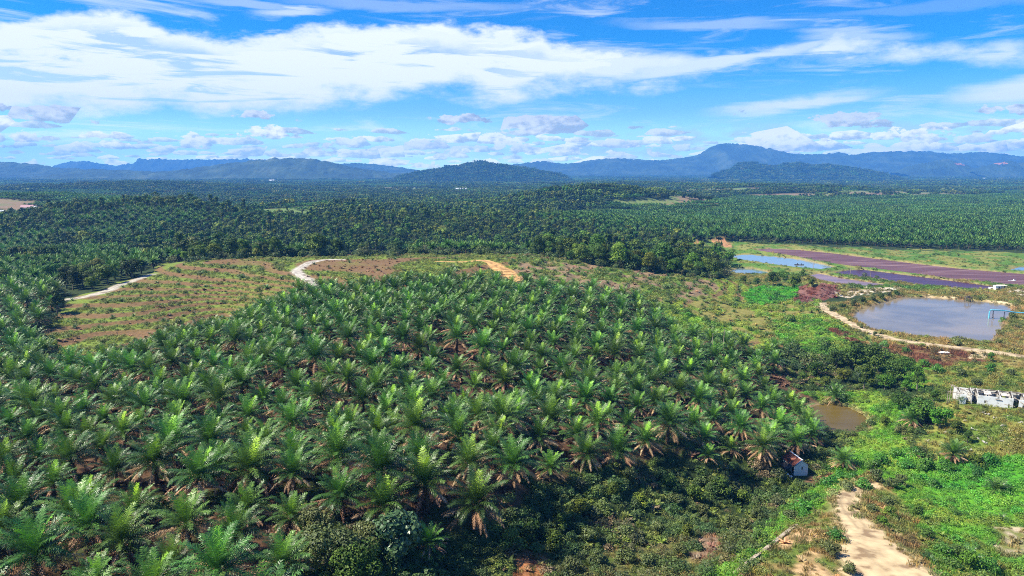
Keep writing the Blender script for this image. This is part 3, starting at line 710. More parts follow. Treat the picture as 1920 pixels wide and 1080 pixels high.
# ------------------------------------------------------------------ oil palms on the hill
HEARTS = [(22,890),(94,895),(135,850),(68,835),(212,868),(289,867),(370,898),(467,880),(250,935),(137,960),(40,950),(225,1005),(347,970),(435,990),(67,1042),(320,1040),(175,1072),(410,1075),(5,985),(282,1090),(172,925),(462,930),(392,838),
(551,855),(635,867),(705,835),(715,905),(790,842),(802,910),(880,857),(892,942),(965,880),(545,945),(640,920),(530,1035),(805,985),(720,945),
(1032,865),(1100,842),(1157,842),(1212,820),(1329,835),(1430,832),(1375,825),
(227,730),(300,710),(352,707),(467,657),(155,760),(260,782),(325,785),(410,755),(402,805),(20,790),(75,775),(232,805),(175,720),(310,812),(465,770),(250,695),(100,740),(400,657),(325,670),(367,692),(162,807),(87,705),(32,740),(472,850),(472,705),
(492,735),(557,720),(630,725),(700,685),(635,672),(655,627),(580,645),(537,635),(757,682),(812,667),(855,685),(700,722),(762,710),(775,765),(830,720),(890,717),(915,762),(702,780),(625,775),(552,797),(782,810),(850,785),(930,812),(502,770),(850,620),(697,625),(802,630),(892,615),(855,642),(905,662),(757,640),(495,817),(625,815),(742,615),
(1010,812),(1122,785),(1070,765),(1175,782),(1252,800),(1322,812),(1005,750),(1105,735),(1057,720),(965,735),(1075,657),(1055,687),(990,715),(1145,690),(1180,707),(1220,722),(1270,667),(1360,647),(1342,650),(1395,647),(1422,675),(1330,692),(1360,687),(1292,695),(1355,725),(1310,755),(1270,740),(1197,755),(1230,755),(1375,770),(1427,760),(1335,780),(1390,800),
(1453,680),(1453,652),(1567,733),(1643,657),(1710,777),(1787,837),(1480,760),(1513,790),(1460,800),(1493,826),(1583,850)]
hand = []
for u, v in HEARTS:
    x, y = hit(u, v, 4.2); hand.append((x, y))
hand = np.array(hand)
keep = np.ones(len(hand), bool)
for i in range(len(hand)):
    if keep[i]:
        d = np.hypot(hand[i+1:, 0]-hand[i, 0], hand[i+1:, 1]-hand[i, 1]); keep[i+1:][d < 4.2] = False
hand = hand[keep]
def lattice(x0, x1, y0, y1, s, ang, jit, rng):
    c, sn = math.cos(ang), math.sin(ang); Rr = math.hypot(x1-x0, y1-y0)/2+s; cx, cy = (x0+x1)/2, (y0+y1)/2
    n = int(Rr/s)+2; i, j = np.meshgrid(np.arange(-n, n+1), np.arange(-int(n*1.2), int(n*1.2)+1))
    a = (i+.5*(j % 2))*s; b = j*s*.866
    a = a+rng.uniform(-jit, jit, a.shape); b = b+rng.uniform(-jit, jit, a.shape)
    x = cx+a*c-b*sn; y = cy+a*sn+b*c; m_ = (x > x0) & (x < x1) & (y > y0) & (y < y1)
    return x[m_], y[m_]
px, py = lattice(-330, 260, 20, 420, 7.9, R(20), .9, RNG)
pz = H(px, py); u, v = project(px, py, pz+4.2)
ok = inpoly(PALMS, u, v) & (py > 55)
ok |= (px < -30) & (py <= 75) & (py > 20) & (px > -150)
px, py = px[ok], py[ok]
dm = np.min(np.hypot(px[:, None]-hand[None, :, 0], py[:, None]-hand[None, :, 1]), 1)
px, py = px[dm > 5.6], py[dm > 5.6]
AX = np.concatenate([hand[:, 0], px]); AY = np.concatenate([hand[:, 1], py]); AZ = H(AX, AY)
U, Vv = project(AX, AY, AZ+4.2); dist = np.hypot(AX, AY)
inview = (U > -30) & (U < 1950) & (Vv > 300) & (Vv < 1100)
order = np.argsort(np.where(inview, dist, 1e9)); nin = int(inview.sum()); top = order[:min(300, nin)]
rest = order[len(top):]
PROT = []
def place(u, v): return f'{u/19.2:.1f}% across, {v/10.8:.1f}% down the photo'
def copy_part(o, parent):
    c = o.copy(); COL.objects.link(c); c.parent = parent; return c
for i in top:
    r = random.Random(int(i)*13+5); vi = r.randrange(len(PALMV)); oc, od, ot, th, nd = PALMV[vi]
    t = empty('oil_palm', (AX[i], AY[i], AZ[i]), r.random()*6.28)
    sc = r.choice([r.uniform(.86, 1.08), r.uniform(.7, 1.05)])*(.94 if AY[i] < 150 else .92); t.scale = (sc, sc, sc*r.uniform(.94, 1.08)); ln_ = .16 if r.random() < .2 else .06; t.rotation_euler[0] = r.uniform(-ln_, ln_); t.rotation_euler[1] = r.uniform(-ln_, ln_)
    for o in (oc, od, ot): copy_part(o, t).name = {oc: 'crown', od: 'dry_skirt', ot: 'trunk'}[o]
    w = 'with heavy brown skirt' if nd >= 12 else 'with few dry fronds' if nd <= 6 else 'with tan lower fronds'
    tag(t, f'oil palm {w}, {place(U[i], Vv[i])}', 'palm tree', 'oil palms of the hill plantation')

# ------------------------------------------------------------------ the rest: mid distance palms and forest
FOREST = [(270,478),(240,455),(280,432),(400,412),(560,402),(700,385),(850,378),(950,368),(1080,352),(1135,372),(1080,395),(1000,402),(1000,425),(1100,430),(1180,440),(1260,440),(1300,462),(1375,480),(1368,500),(1340,512),(1280,508),(1180,498),(1000,468),(960,452),(800,460),(700,478),(560,470),(420,478)]
PLANT = [(1040,402),(1100,392),(1280,378),(1400,365),(1600,368),(1920,362),(2600,355),(2600,475),(1920,468),(1750,466),(1500,456),(1380,452),(1300,450),(1250,440),(1100,425)]
LEFTP = [(-700,700),(-700,400),(0,440),(160,440),(250,430),(270,480),(250,505),(190,525),(140,552),(118,585),(100,615),(60,640),(0,655)]
BAND = [(430,478),(600,466),(800,466),(1000,472),(1010,478),(860,484),(640,482),(440,484)]
OPEN = [(1280,452),(1400,452),(1500,457),(1750,467),(1920,470),(2600,485),(2600,660),(2600,1400),(1380,1400),(1500,560),(1300,520)]
MEADOW = [(1150,377),(1200,374),(1278,374),(1272,382),(1200,385),(1155,384)]
VILL = [(-60,389),(28,396),(92,400),(90,391),(60,386),(30,384),(14,380),(-60,381)]
x, y = lattice(-900, 1000, 60, 1000, 8.6, R(12), 1.6, RNG)
z = H(x, y); vis = (np.abs(x) < y*.80+40); x, y, z = x[vis], y[vis], z[vis]
ub, vb = project(x, y, z); ut, vt = project(x, y, z+4)
uf, vf = project(x, y, z+1)
bad = inpoly(CLEARED, ub, vb) | inpoly(OPEN, ub, vb) | (inpoly(PALMS, ut, vt) & (y < 420)) | inpoly(MEADOW, ub, vb) | inpoly(VILL, ub, vb)
bad |= (y < 330) & (ub > 130) & (ut > 130)
# ravine and hill front stay free of forest trees here
for k, w in TW.items():
    for p_ in w[::3]: bad |= np.hypot(x-p_[0], y-p_[1]) < 7
for k, (zz, w) in PW.items(): bad |= inpoly(w, x, y) | (segdist(w, x, y) < 8)
x, y, z, ut, vt, ub, vb = [a[~bad] for a in (x, y, z, ut, vt, ub, vb)]
nz = fbm(x/130, y/90, 61); nz2 = vnoise(x/35, y/35, 63)
isF = inpoly(FOREST, ut, vt); isP = inpoly(PLANT, ut, vt) | inpoly(BAND, ut, vt); isL = inpoly(LEFTP, ut, vt)
tree = np.where(isF, (nz+.3*(nz2-.5)) > .20, np.where(isP, False, np.where(isL, nz+.3*(nz2-.5) > .58, nz+.35*(nz2-.5) > .52)))
gap = (RNG.random(len(x)) < .06) & ~tree
gp2 = (FG(x, y) > np.where(y > 900, .60, .82)) & (y > 520) & ~isP & ~inpoly(BAND, ut, vt) & (RNG.random(len(x)) < .9); gap |= gp2; tree &= ~gp2
TXs = [(a, b) for a, b in zip(x[tree], y[tree])]
mid_palm = (~tree) & (~gap)
# extra thick forest fringe along the ridge
fx, fy = lattice(-260, 330, 400, 700, 6.5, R(3), 2, RNG); fu, fv = project(fx, fy, H(fx, fy)+3)
fk = inpoly(FOREST, fu, fv) & (RNG.random(len(fx)) < .5) & ~inpoly(CLEARED, *project(fx, fy, H(fx, fy)))
TXs += list(zip(fx[fk], fy[fk]))
# hand placed trees (crown centre in the photo, size)
HT = [(1530,690,.75,5),(1570,672,.8,0),(1606,662,.9,2),(1642,672,.95,2),(1676,690,.9,0),(1702,680,.7,5),(1722,704,.75,1),(1660,712,.8,5),(1622,705,.8,0),(1582,702,.7,5),(1505,705,.6,4),(1548,715,.6,4),(1700,720,.65,4),
 (1690,748,.75,5),(1730,765,.8,2),(1764,782,.75,5),(1796,798,.6,4),(1752,742,.6,4),(1815,818,.45,4),(1858,668,.5,4),(1660,790,.45,4),
 (1450,522,.8,2),(1470,514,.9,5),(1490,524,.9,2),(1506,517,.7,5),(1522,530,.6,4),(1420,527,.6,4),(1395,522,.6,5),
 (60,668,.8,2),(25,655,.8,5),(95,650,.7,0),(15,690,.9,2),(55,640,.6,4),(-10,665,.9,2),(110,672,.5,4),(80,690,.6,4)]
trees = []
for u, v, s, k in HT:
    x_, y_ = hit(u, v, TREEV[k][2]*s*.9); trees.append((x_, y_, s, k, False))
for a, b in TXs:
    r = random.Random(int(a*31+b*17)); trees.append((a, b, r.uniform(.6, 1.0) if r.random() < .85 else r.uniform(1.0, 1.4), r.choice([0, 0, 1, 2, 3, 4, 5]), True))
tr = np.array([(t[0], t[1], t[2], t[3]) for t in trees]); tz = H(tr[:, 0], tr[:, 1])
tu, tv = project(tr[:, 0], tr[:, 1], tz+7*tr[:, 2]); td = np.hypot(tr[:, 0], tr[:, 1])
iv = (tu > -10) & (tu < 1930); o_ = np.argsort(np.where(iv, td, 1e9)); tt = o_[:300]; tr_rest = o_[300:]
for i in tt:
    r = random.Random(int(i)*7+3); oc, ob = TREEV[int(tr[i, 3])][:2]; t = empty('broadleaf_tree', (tr[i, 0], tr[i, 1], tz[i]), r.random()*6.28); s = tr[i, 2]; t.scale = (s, s, s*r.uniform(.9, 1.15))
    copy_part(oc, t).name = 'crown'; copy_part(ob, t).name = 'trunk'
    kw = ['rounded', 'slim', 'broad', 'tall', 'small', 'bushy'][int(tr[i, 3])]
    tag(t, f'{kw} dark green leafy tree, {place(tu[i], tv[i])}', 'tree', 'leafy trees around the cleared land')
ri = tr_rest
scatter('forest', np.stack([tr[ri, 0], tr[ri, 1], tz[ri]-.3], 1), tr[ri, 2], RNG.random(len(ri))*6.28, RNG.integers(0, len(MIDT), len(ri)), None, coll('forest_tree', MIDT), 'mass of dark green forest canopy beyond the cleared ridge', 'forest')
# palms: hill remainder + mid distance, one object
mx_, my_ = x[mid_palm], y[mid_palm]; mz_ = H(mx_, my_)
PALMC = coll('plantation_palm', MIDP+LOP)
P1 = np.stack([AX[rest], AY[rest], AZ[rest]], 1); P2 = np.stack([mx_, my_, mz_], 1)
var = np.concatenate([RNG.integers(0, 6, len(P1)), np.where(np.hypot(mx_, my_) < 420, RNG.integers(0, 6, len(P2)), 6+RNG.integers(0, 5, len(P2)))])
PP = np.concatenate([P1, P2]); scatter('oil_palm_plantation', PP, RNG.uniform(.74, 1.0, len(PP))*np.where(PP[:, 1] > 430, 1.12, 1), RNG.random(len(PP))*6.28, var, None, PALMC, 'uncountable rows of dark green oil palms filling the plain', 'plantation')
# far canopy patches
FX = []; 
for (y0, y1, st) in [(1000, 3400, 25), (3400, 11000, 50)]:
    a, b = lattice(-y1*.8, y1*.8, y0, y1, st, R(7), st*.25, RNG); k = np.abs(a) < b*.82; FX.append((a[k], b[k], np.full(k.sum(), st/27)))
a = np.concatenate([q[0] for q in FX]); b = np.concatenate([q[1] for q in FX]); s = np.concatenate([q[2] for q in FX])
zz = H(a, b); u, v = project(a, b, zz+4); u0, v0 = project(a, b, zz)
n = fbm(a/600, b/300, 71, 5)+.25*(vnoise(a/80, b/60, 72)-.5)
isf = n > .48
isf = np.where(inpoly(PLANT, u, v), False, isf); isf = np.where(inpoly(FOREST, u, v), True, isf)
kp = ~(inpoly(MEADOW, u0, v0) | inpoly(VILL, u0, v0)) & ((FG(a, b) < .61) | (RNG.random(len(a)) < .12) | inpoly(PLANT, u, v))
a, b, s, zz, isf = a[kp], b[kp], s[kp], zz[kp], isf[kp]
var = np.where(isf, RNG.integers(0, 4, len(a)), 4+RNG.integers(0, 3, len(a)))
sc = np.stack([s*1.1, s*1.1, RNG.uniform(.7, 1.25, len(a))*np.where(s > 1.2, 1.25, 1)], 1)
sc[~isf, 2] *= .85
FARC = coll('far_canopy', FARP)
scatter('distant_forest', np.stack([a, b, zz-.5], 1), sc, RNG.random(len(a))*6.28, var, None, FARC, 'distant mixed forest and plantation fading toward the hills', 'forest')

# ------------------------------------------------------------------ hills
hillm = {}
def hill(name, prof, Y0, depth, tone, seed, rough=1.0, base=3, n=420, m_=60):
    us = np.array([p[0] for p in prof], float); vs = np.array([p[1] for p in prof], float)
    px_, pz_ = [], []
    for u, v in prof:
        a_, b_, c_ = ray(u, v); t = Y0/b_; px_.append(a_*t); pz_.append(CZ+c_*t)
    X = np.linspace(px_[0], px_[-1], n); Zr = np.interp(X, px_, pz_)
    ker = np.ones(5)/5; Zr = np.convolve(np.pad(Zr, 2, mode='edge'), ker, 'valid')
    edge = np.clip(np.minimum(X-px_[0], px_[-1]-X)/(.06*(px_[-1]-px_[0])), 0, 1)
    q = np.linspace(-1, 1, m_); XX, QQ = np.meshgrid(X, q)
    ridge = np.abs(fbm(XX/(depth*.35), QQ*1.6+seed, seed, 4)*2-1)
    fall = np.clip(1-np.abs(QQ)**1.25, 0, 1)
    hgt = (Zr[None]-base)*fall*(1-.55*ridge*(1-fall)*2.0*(fall))-6
    hgt = hgt+rough*(fbm(XX/45, QQ*depth/45, seed+3, 3)-.5)*34*np.clip(fall*3, 0, 1)
    grid = (base+hgt)*1.0; YY = Y0+QQ*depth
    o = grid_mesh(name, XX, YY, np.maximum(grid, -8), None, hillm[tone]); tag(o, kind='structure'); return o
hillm['near'] = mat_noise('hill_forest_near', [(.35,(.016,.032,.012)),(.55,(.035,.065,.022)),(.75,(.07,.10,.035))], .012, .95, 9)
hillm['far'] = mat_noise('hill_forest_far', [(.35,(.018,.032,.014)),(.55,(.04,.065,.028)),(.75,(.09,.11,.05))], .004, .95, 9)
hill('distant_mountain', [(90,316),(110,308),(130,303),(160,301),(185,306),(205,309),(215,311),(235,307),(253,307),(259,297),(275,298),(300,297),(330,299),(400,298),(460,297),(520,301),(600,318)], 12800, 500, 'far', 3, 1.5)
hill('hill', [(-60,320),(-20,303),(15,303),(50,305),(75,309),(100,313),(150,316),(200,318),(250,319),(270,325)], 7100, 800, 'far', 5)
hill('hill', [(120,325),(170,316),(230,319),(300,321),(350,317),(380,312),(420,306),(450,302),(480,299),(510,296),(540,295),(565,296),(590,298),(620,303),(650,311),(700,319),(760,326)], 6300, 700, 'far', 7)
hill('hill', [(560,316),(600,308),(640,306),(670,305),(700,307),(740,311),(780,318),(820,324)], 9500, 900, 'far', 9)
hill('mountain', [(900,325),(930,312),(960,308),(985,305),(1015,301),(1050,306),(1080,305),(1110,299),(1150,296),(1200,298),(1240,300),(1270,296),(1300,293),(1315,287),(1330,277),(1345,270),(1365,268),(1400,270),(1440,277),(1480,287),(1510,288),(1540,288),(1575,285),(1595,290),(1640,284),(1690,283),(1740,282),(1775,287),(1800,286),(1840,284),(1870,287),(1920,293),(1980,296),(2060,318)], 10200, 1300, 'far', 11, 1.3, n=700)
hill('hill', [(755,330),(775,326),(800,322),(840,315),(870,310),(885,308),(900,303),(912,306),(930,311),(960,313),(1000,319),(1030,325),(1060,331)], 4900, 420, 'near', 13, .7)
hill('hill', [(1340,328),(1368,319),(1385,309),(1405,304),(1425,308),(1445,312),(1462,313),(1478,308),(1495,306),(1515,309),(1530,311),(1548,309),(1570,312),(1590,314),(1612,319),(1650,326)], 5600, 420, 'near', 15, .7)
hill('hill', [(1680,322),(1710,309),(1740,303),(1775,298),(1795,304),(1825,314)], 7600, 420, 'far', 17)
hill('hill', [(1810,318),(1850,309),(1890,301),(1920,305),(1990,318)], 7400, 420, 'far', 19)
redm = mat_noise('red_earth', [(.35,(.34,.12,.06)),(.7,(.48,.24,.15))], .02, .95, 6)
for o in [o for o in COL.objects if o.name.startswith('hill')]:
    me = o.data; nv = len(me.vertices); co = np.empty(nv*3); me.vertices.foreach_get('co', co); co = co.reshape(-1, 3)
    if co[:, 0].mean() > 3500 and co[:, 1].mean() > 7000:
        me.materials.append(redm); fc = co[np.array([p_.vertices[0] for p_ in me.polygons])]; fu_, fv_ = project(*fc.T)
        hit_ = np.zeros(len(fc), bool)
        for cu, cv, ru, rv in [(1806,308,15,2.6),(1877,307,14,2.2)]: hit_ |= ((fu_-cu)/ru)**2+((fv_-cv)/rv)**2+(fbm(fc[:, 0]/40, fc[:, 1]/40, 3)-.5)*1.5 < 1
        me.polygons.foreach_set('material_index', hit_.astype(np.int32))
# canopy on the two nearer hills
dg_ = bpy.context.evaluated_depsgraph_get()
hp = []; 
for o in [o for o in COL.objects if o.name.startswith('hill')]:
    me = o.data; nv = len(me.vertices); co = np.empty(nv*3); me.vertices.foreach_get('co', co); co = co.reshape(-1, 3)
    if co[:, 1].mean() < 6000:
        k = (co[:, 2] > 6) & (co[:, 1] < np.median(co[:, 1])+60); c2 = co[k]; c2 = c2[RNG.random(len(c2)) < .22]; hp.append(c2+np.array([0, 0, -2]))
hp = np.concatenate(hp)
hs_ = RNG.uniform(.7, 1.4, len(hp)); scatter('hill_forest', hp, np.stack([hs_, hs_, hs_*RNG.uniform(.8, 1.9, len(hp))], 1), RNG.random(len(hp))*6.28, RNG.integers(0, 4, len(hp)), None, FARC, 'dense forest covering the two nearer hills', 'forest')

# ------------------------------------------------------------------ young palms on the cleared land
YV = []
for s in range(4):
    V, F, T = [], [], []; r = random.Random(900+s)
    for k in range(15): frond(V, F, T, (0, 0, .15), k*2.4, R(12+55*k/14), 1.9*r.uniform(.8, 1.15), R(40+30*k/14), .5, r.uniform(.1, .6), 9, .10, .4, r)
    st = MB().tube([(0,0,-.3),(0,0,.3)], [.22,.16], 7)
    YV.append((mk('crown', V, F, M['palm'], attr=T, link=False), mk('stem', st.V, st.F, M['trunk'], link=False)))
yx, yy = lattice(-260, 260, 170, 520, 8.8, R(10), 1.0, RNG); yz = H(yx, yy); u, v = project(yx, yy, yz)
YZ = inpoly([(p[0], p[1]) for p in CLEARED], u, v) & ~inpoly(PALMS, *project(yx, yy, yz+2.5))
pr = np.where(u > 960, .75, .16); YZ &= RNG.random(len(yx)) < pr
for k, w in TW.items():
    for p_ in w[::3]: YZ &= np.hypot(yx-p_[0], yy-p_[1]) > 5
for k, (zz_, w) in PW.items(): YZ &= ~(inpoly(w, yx, yy) | (segdist(w, yx, yy) < 4))
ylist = [(a_, b_, 1.0) for a_, b_ in zip(yx[YZ], yy[YZ])]
for u_, v_, s_ in [(455,520,1.6),(500,538,1.2),(415,500,1.1),(1870,915,2.0),(1740,1045,1.2),(1810,1045,1.6),(1565,1003,1.1),(1880,970,1.2),(850,505,1.5)]:
    a_, b_ = hit(u_, v_, .8); ylist.append((a_, b_, s_))
ylist = ylist[-9:]+ylist[:-9]; ylist = ylist[:300]
for i, (a_, b_, s_) in enumerate(ylist):
    r = random.Random(i); z_ = float(H(a_, b_)); oc, ot = YV[i % 4]; t = empty('young_oil_palm', (a_, b_, z_), r.random()*6.28); s2 = s_*r.uniform(.7, 1.15); t.scale = (s2,)*3
    copy_part(oc, t).name = 'crown'; copy_part(ot, t).name = 'stem'; u_, v_ = project(a_, b_, z_+.8)
    tag(t, f'young dark green oil palm on cleared land, {place(float(u_), float(v_))}', 'young palm', 'young oil palms planted on the cleared land')

# ------------------------------------------------------------------ shrubs that can be told apart
SV = []
for s in range(5):
    g_, lb = crown_geo(950+s, 2.0, 2.4, .15, 9, 110, .30, .85); st = limb_geo(s+90, .2, lb, .09)
    mt = [M['leafolive'], M['leaf'], M['leafbright'], M['leafolive'], M['leafbright']][s]
    SV.append((mk('foliage', *g_[:2], mt, attr=g_[2], link=False), mk('stem', st.V, st.F, M['bark'], link=False), ['olive', 'dark green', 'bright green', 'yellowish', 'light green'][s]))
SHRUBS = [(1567,1003,.8,2),(1620,905,1.1,4),(1648,893,1.2,0),(1668,905,1.0,0),(1692,902,1.2,0),(1600,893,.9,4),(1505,950,1.2,2),(1488,965,1.0,0),(1530,935,1.0,4),(1560,905,1.1,2),(1575,890,1.0,4),(1690,805,1.2,3),
 (1560,1030,.9,3),(1590,1065,.8,0),(1545,1020,.8,0),(1720,960,1,1),(1655,975,.8,1),(1640,955,.7,0),(1670,960,.8,1),(1750,905,1,4),(1738,870,1.4,4),(1775,872,1.4,4),(1830,865,1.2,1),(1858,862,1.3,2),(1700,870,1.2,2),(1720,845,1.3,4),(1655,860,1.2,2),(1640,870,1.2,4),(1680,850,1.1,2),
 (1800,1035,1.3,1),(1815,1050,1.2,1),(1770,1030,1,2),(1855,1060,1.1,2),(1740,1000,.9,1),(1560,578,1.2,0),(1580,573,1.3,1),(1600,568,1.4,0),(1618,563,1.3,1),(1636,559,1.3,0),(1652,556,1.2,1),(1668,552,1.2,0),(1680,549,1.1,1),
 (1880,600,1.1,4),(1900,592,1.2,0),(1870,640,1.0,0),(1640,626,.7,0),(1615,612,.6,0),(1760,690,1.3,4),(1735,680,1.2,2),(1700,655,1.1,2),(1660,645,1.1,4),(1800,700,1.1,0),(1835,715,1.1,0),(1860,690,1.2,4),(1900,700,1,0),(1880,720,.9,0),
 (1260,935,1.2,0),(1300,925,1.3,1),(1350,910,1.4,1),(1390,930,1.2,1),(1320,960,1.1,0),(1370,975,1.1,3),(1230,985,1.0,0),(1180,1000,1,0),(1120,1045,1.1,3),(1070,1060,1.2,0),(1170,1040,1.1,3),(1220,1050,1.1,0),(1270,1030,1,0),(1290,995,1,1),(1150,920,1.2,1),(1200,935,1.1,1),(1090,950,1.3,1),(1050,975,1.3,1),(1000,990,1.4,1),(960,1010,1.4,1),(1100,1000,1.1,0),(1040,1010,1.2,1),(1400,985,1.1,0),(1360,1010,1,0),(1420,960,1.1,3),(1250,900,1.3,1),(1180,888,1.2,0)]
for i, (u_, v_, s_, k) in enumerate(SHRUBS):
    a_, b_ = hit(u_, v_, 1.2*s_); z_ = float(H(a_, b_)); r = random.Random(i+50); oc, ot, w_ = SV[k]; t = empty('shrub', (a_, b_, z_), r.random()*6.28); t.scale = (s_*r.uniform(.85, 1.2),)*2+(s_*r.uniform(.8, 1.1),)
    copy_part(oc, t).name = 'foliage'; copy_part(ot, t).name = 'stem'
    tag(t, f'{w_} leafy shrub, {place(u_, v_)}', 'shrub', 'shrubs in the valley and ravine')
# large leaved trees at the bottom edge of the hill
for (u_, v_, rad, h_, ls, mk_, lab) in [(745,1000,4.0,6.5,.62,'leafbig','pale glossy large leaved tree in front of the oil palms at the bottom'),(610,1035,4.6,5,.36,'leafolive','olive green spreading tree at the bottom edge beside oil palms'),(668,1060,3.6,4.5,.34,'leaf','dark leafy tree between olive tree and pale glossy tree at bottom'),(590,985,2.8,3.5,.3,'leafolive','small olive bush among brown fronds above the spreading olive tree'),(690,1015,2.6,4,.34,'leafolive','small yellowish tree left of the pale glossy tree')]:
    a_, b_ = hit(u_, v_, h_*.6); z_ = float(H(a_, b_)); g_, lb = crown_geo(int(u_), rad, h_, 1.2, 14, 260, ls, .85); st = limb_geo(3, 1.2, lb, .2)
    t = empty('broadleaf_tree', (a_, b_, z_)); mk('crown', *g_[:2], M[mk_], t, g_[2]); mk('trunk', st.V, st.F, M['bark'], t); tag(t, lab, 'tree')

# ------------------------------------------------------------------ ground cover
gx, gy = lattice(-190, 420, 50, 470, 1.25, R(9), .5, RNG)
gx = np.concatenate([gx, RNG.uniform(-330, 420, 22000)]); gy = np.concatenate([gy, RNG.uniform(420, 700, 22000)])
k = (np.abs(gx) < gy*.8+np.where(gx > 0, 45, 10)) & (RNG.random(len(gx)) < np.clip(230/np.maximum(gy, 60), .35, 1)); gx, gy = gx[k], gy[k]
jx_ = np.clip(np.searchsorted(GX, gx), 0, len(GX)-1); jy_ = np.clip(np.searchsorted(GY, gy), 0, len(GY)-1)
zi = ZI[jy_, jx_]; gc = CC[jy_, jx_]; gz = H(gx, gy); u, v = project(gx, gy, gz); rr = RNG.random(len(gx)); green = gc[:, 1] > gc[:, 0]*1.02
var = np.full(len(gx), -1); scl = RNG.uniform(.45, 1.25, len(gx))*(.7+.7*vnoise(gx/6, gy/6, 44))
def setv(mask, prob, lo, hi):
    mk_ = mask & (rr < prob) & (var < 0); var[mk_] = RNG.integers(lo, hi+1, mk_.sum())
r2 = RNG.random(len(gx)); clump = fbm(gx/4, gy/4, 55)
ravine = (zi == 0) & (gy < 330) & (u > 500)
setv(ravine & (r2 < .16), 1, 6, 9); setv(ravine & (clump > .45), .75, 3, 5); setv(ravine, .45, 0, 2); setv(ravine, .85, 10, 11)
edge_ = (zi == 0) & (gy > 250) & (u < 1500); setv(edge_ & (r2 < .22), 1, 6, 9); setv((zi == 17) & (r2 < .10), 1, 6, 9); setv((zi == 17), .55, 3, 5); setv((zi == 17), .8, 0, 2)
setv((zi == 1) & (r2 < .02), 1, 6, 9); setv((zi == 1) & green, .45, 3, 5); setv(zi == 1, .15, 10, 11)
cl = (zi == 2) | (zi == 3) | (zi == 5)
setv(cl & green & (r2 < .015), 1, 6, 9); setv(cl & green & (clump > .42), .75, 3, 5); setv(cl & green, .35, 0, 2); tph = (bil(HS, gx, gy)/PER) % 1.0; setv((zi == 2) & (tph > .26) & (tph < .46) & (clump > .36), .8, 3, 5); setv(cl & ~green, .07, 10, 11)
cr = np.isin(zi, [6, 7, 8, 12, 14, 16]); setv(cr & (r2 < .025), 1, 6, 9); setv(cr, .75, 3, 5); setv(cr, .85, 0, 2)
dr_ = np.isin(zi, [9, 10, 11, 13, 15, 4]); setv(dr_ & (r2 < .02) & (clump > .5), 1, 6, 9); setv(dr_ & green, .35, 3, 5); setv(dr_, .65, 0, 2); setv(dr_, .7, 10, 11); oth = (zi >= 18) & (zi < 90); setv(oth, .30, 0, 2); setv(oth & (r2 < .3), .5, 10, 11); setv(oth & (r2 > .8), .5, 3, 5)
k = var >= 0; k &= zi < 90; hu_ = on_plane(1490, 880, 14); k &= np.hypot(gx-hu_[0]-.5, gy-hu_[1]+2) > 5.2
gx, gy, gz, gc, var, scl, zi_ = gx[k], gy[k], gz[k], gc[k], var[k], scl[k], zi[k]
scl = np.where((zi_ == 0) & (gy > 250), scl*1.5, scl); far_ = gy > 250; scl = scl*np.where(far_, 1.35, 1.0)*np.where(zi_ == 2, .7, 1)
lf = fbm(gx/9, gy/9, 333)[:, None]; gc = np.where(gc[:, :1] > .30, np.array([[.16, .15, .045]]), gc); tn = gc*(.75+.5*RNG.random((len(gx), 1)))*(.55+.95*lf)*np.concatenate([.8+.6*RNG.random((len(gx), 1)), np.ones((len(gx), 1)), .9+.3*RNG.random((len(gx), 1))], 1)*1.12
dark = (zi_ == 0); q_ = fbm(gx[dark]/7, gy[dark]/7, 515)+.25*(RNG.random(dark.sum())-.5); tn[dark] = np.array([(.05,.10,.022),(.11,.16,.03),(.17,.20,.04),(.19,.25,.03),(.21,.15,.08)])[np.digitize(q_, [.38,.48,.57,.66])]*(.6+.8*RNG.random((dark.sum(), 1)))
dk = (var >= 6) & (var <= 9); tn[dk] = tn[dk]*.35+np.array((.035,.085,.015))*.65
pf = (zi_ == 1); tn[pf] = np.where((var[pf] < 9)[:, None], np.array((.07,.13,.02)), np.array((.17,.09,.05)))*(.7+.6*RNG.random((pf.sum(), 1)))
scatter('undergrowth', np.stack([gx, gy, gz], 1), scl, RNG.random(len(gx))*6.28, var, tn, coll('cover_plant', COVER), 'creepers, grass and low bushes covering the open ground', 'ground cover')
print('COUNTS palms', len(AX), 'ind', len(top), 'rest', len(rest), 'mid', len(P2), 'trees', len(trees), 'far', len(a), 'cover', len(gx), 'young', len(ylist), 'hill', len(hp))

# ------------------------------------------------------------------ buildings and small things
white = mat_noise('whitewash', [(.30,(.30,.28,.24)),(.38,(.66,.64,.59)),(.46,(.80,.79,.75)),(.8,(.86,.85,.82))], .8, .85, 10)
sooty = mat_noise('sooty_wall', [(.35,(.035,.03,.03)),(.7,(.14,.12,.11))], 1.5, .9, 6)  # dark parts, and the painted shade on the ruin's gable tops
wood = mat_noise('old_wood', [(.3,(.20,.15,.11)),(.7,(.42,.36,.30))], 2, .85, 5)
rust = mat_noise('rusty_sheet', [(.38,(.06,.018,.012)),(.52,(.17,.045,.025)),(.66,(.30,.12,.08))], .9, .7, 7)
plank = mat_noise('grey_plank', [(.3,(.60,.60,.63)),(.7,(.80,.80,.82))], 1.5, .8, 5, stretch=(3,3,.5))
black = mat_noise('dark_opening', [(.3,(.012,.012,.012)),(.7,(.02,.02,.02))], 1, .9)
metal = mat_noise('pale_metal', [(.3,(.5,.55,.62)),(.7,(.75,.78,.82))], 1, .5)
bluep = mat_noise('blue_pipe', [(.3,(.10,.42,.58)),(.7,(.16,.55,.70))], 1.5, .4)
concrete = mat_noise('concrete', [(.35,(.26,.20,.13)),(.65,(.48,.40,.29))], 1.5, .9, 6)
yellowish = mat_noise('cream_paint', [(.3,(.66,.62,.40)),(.7,(.78,.74,.52))], 1, .6)

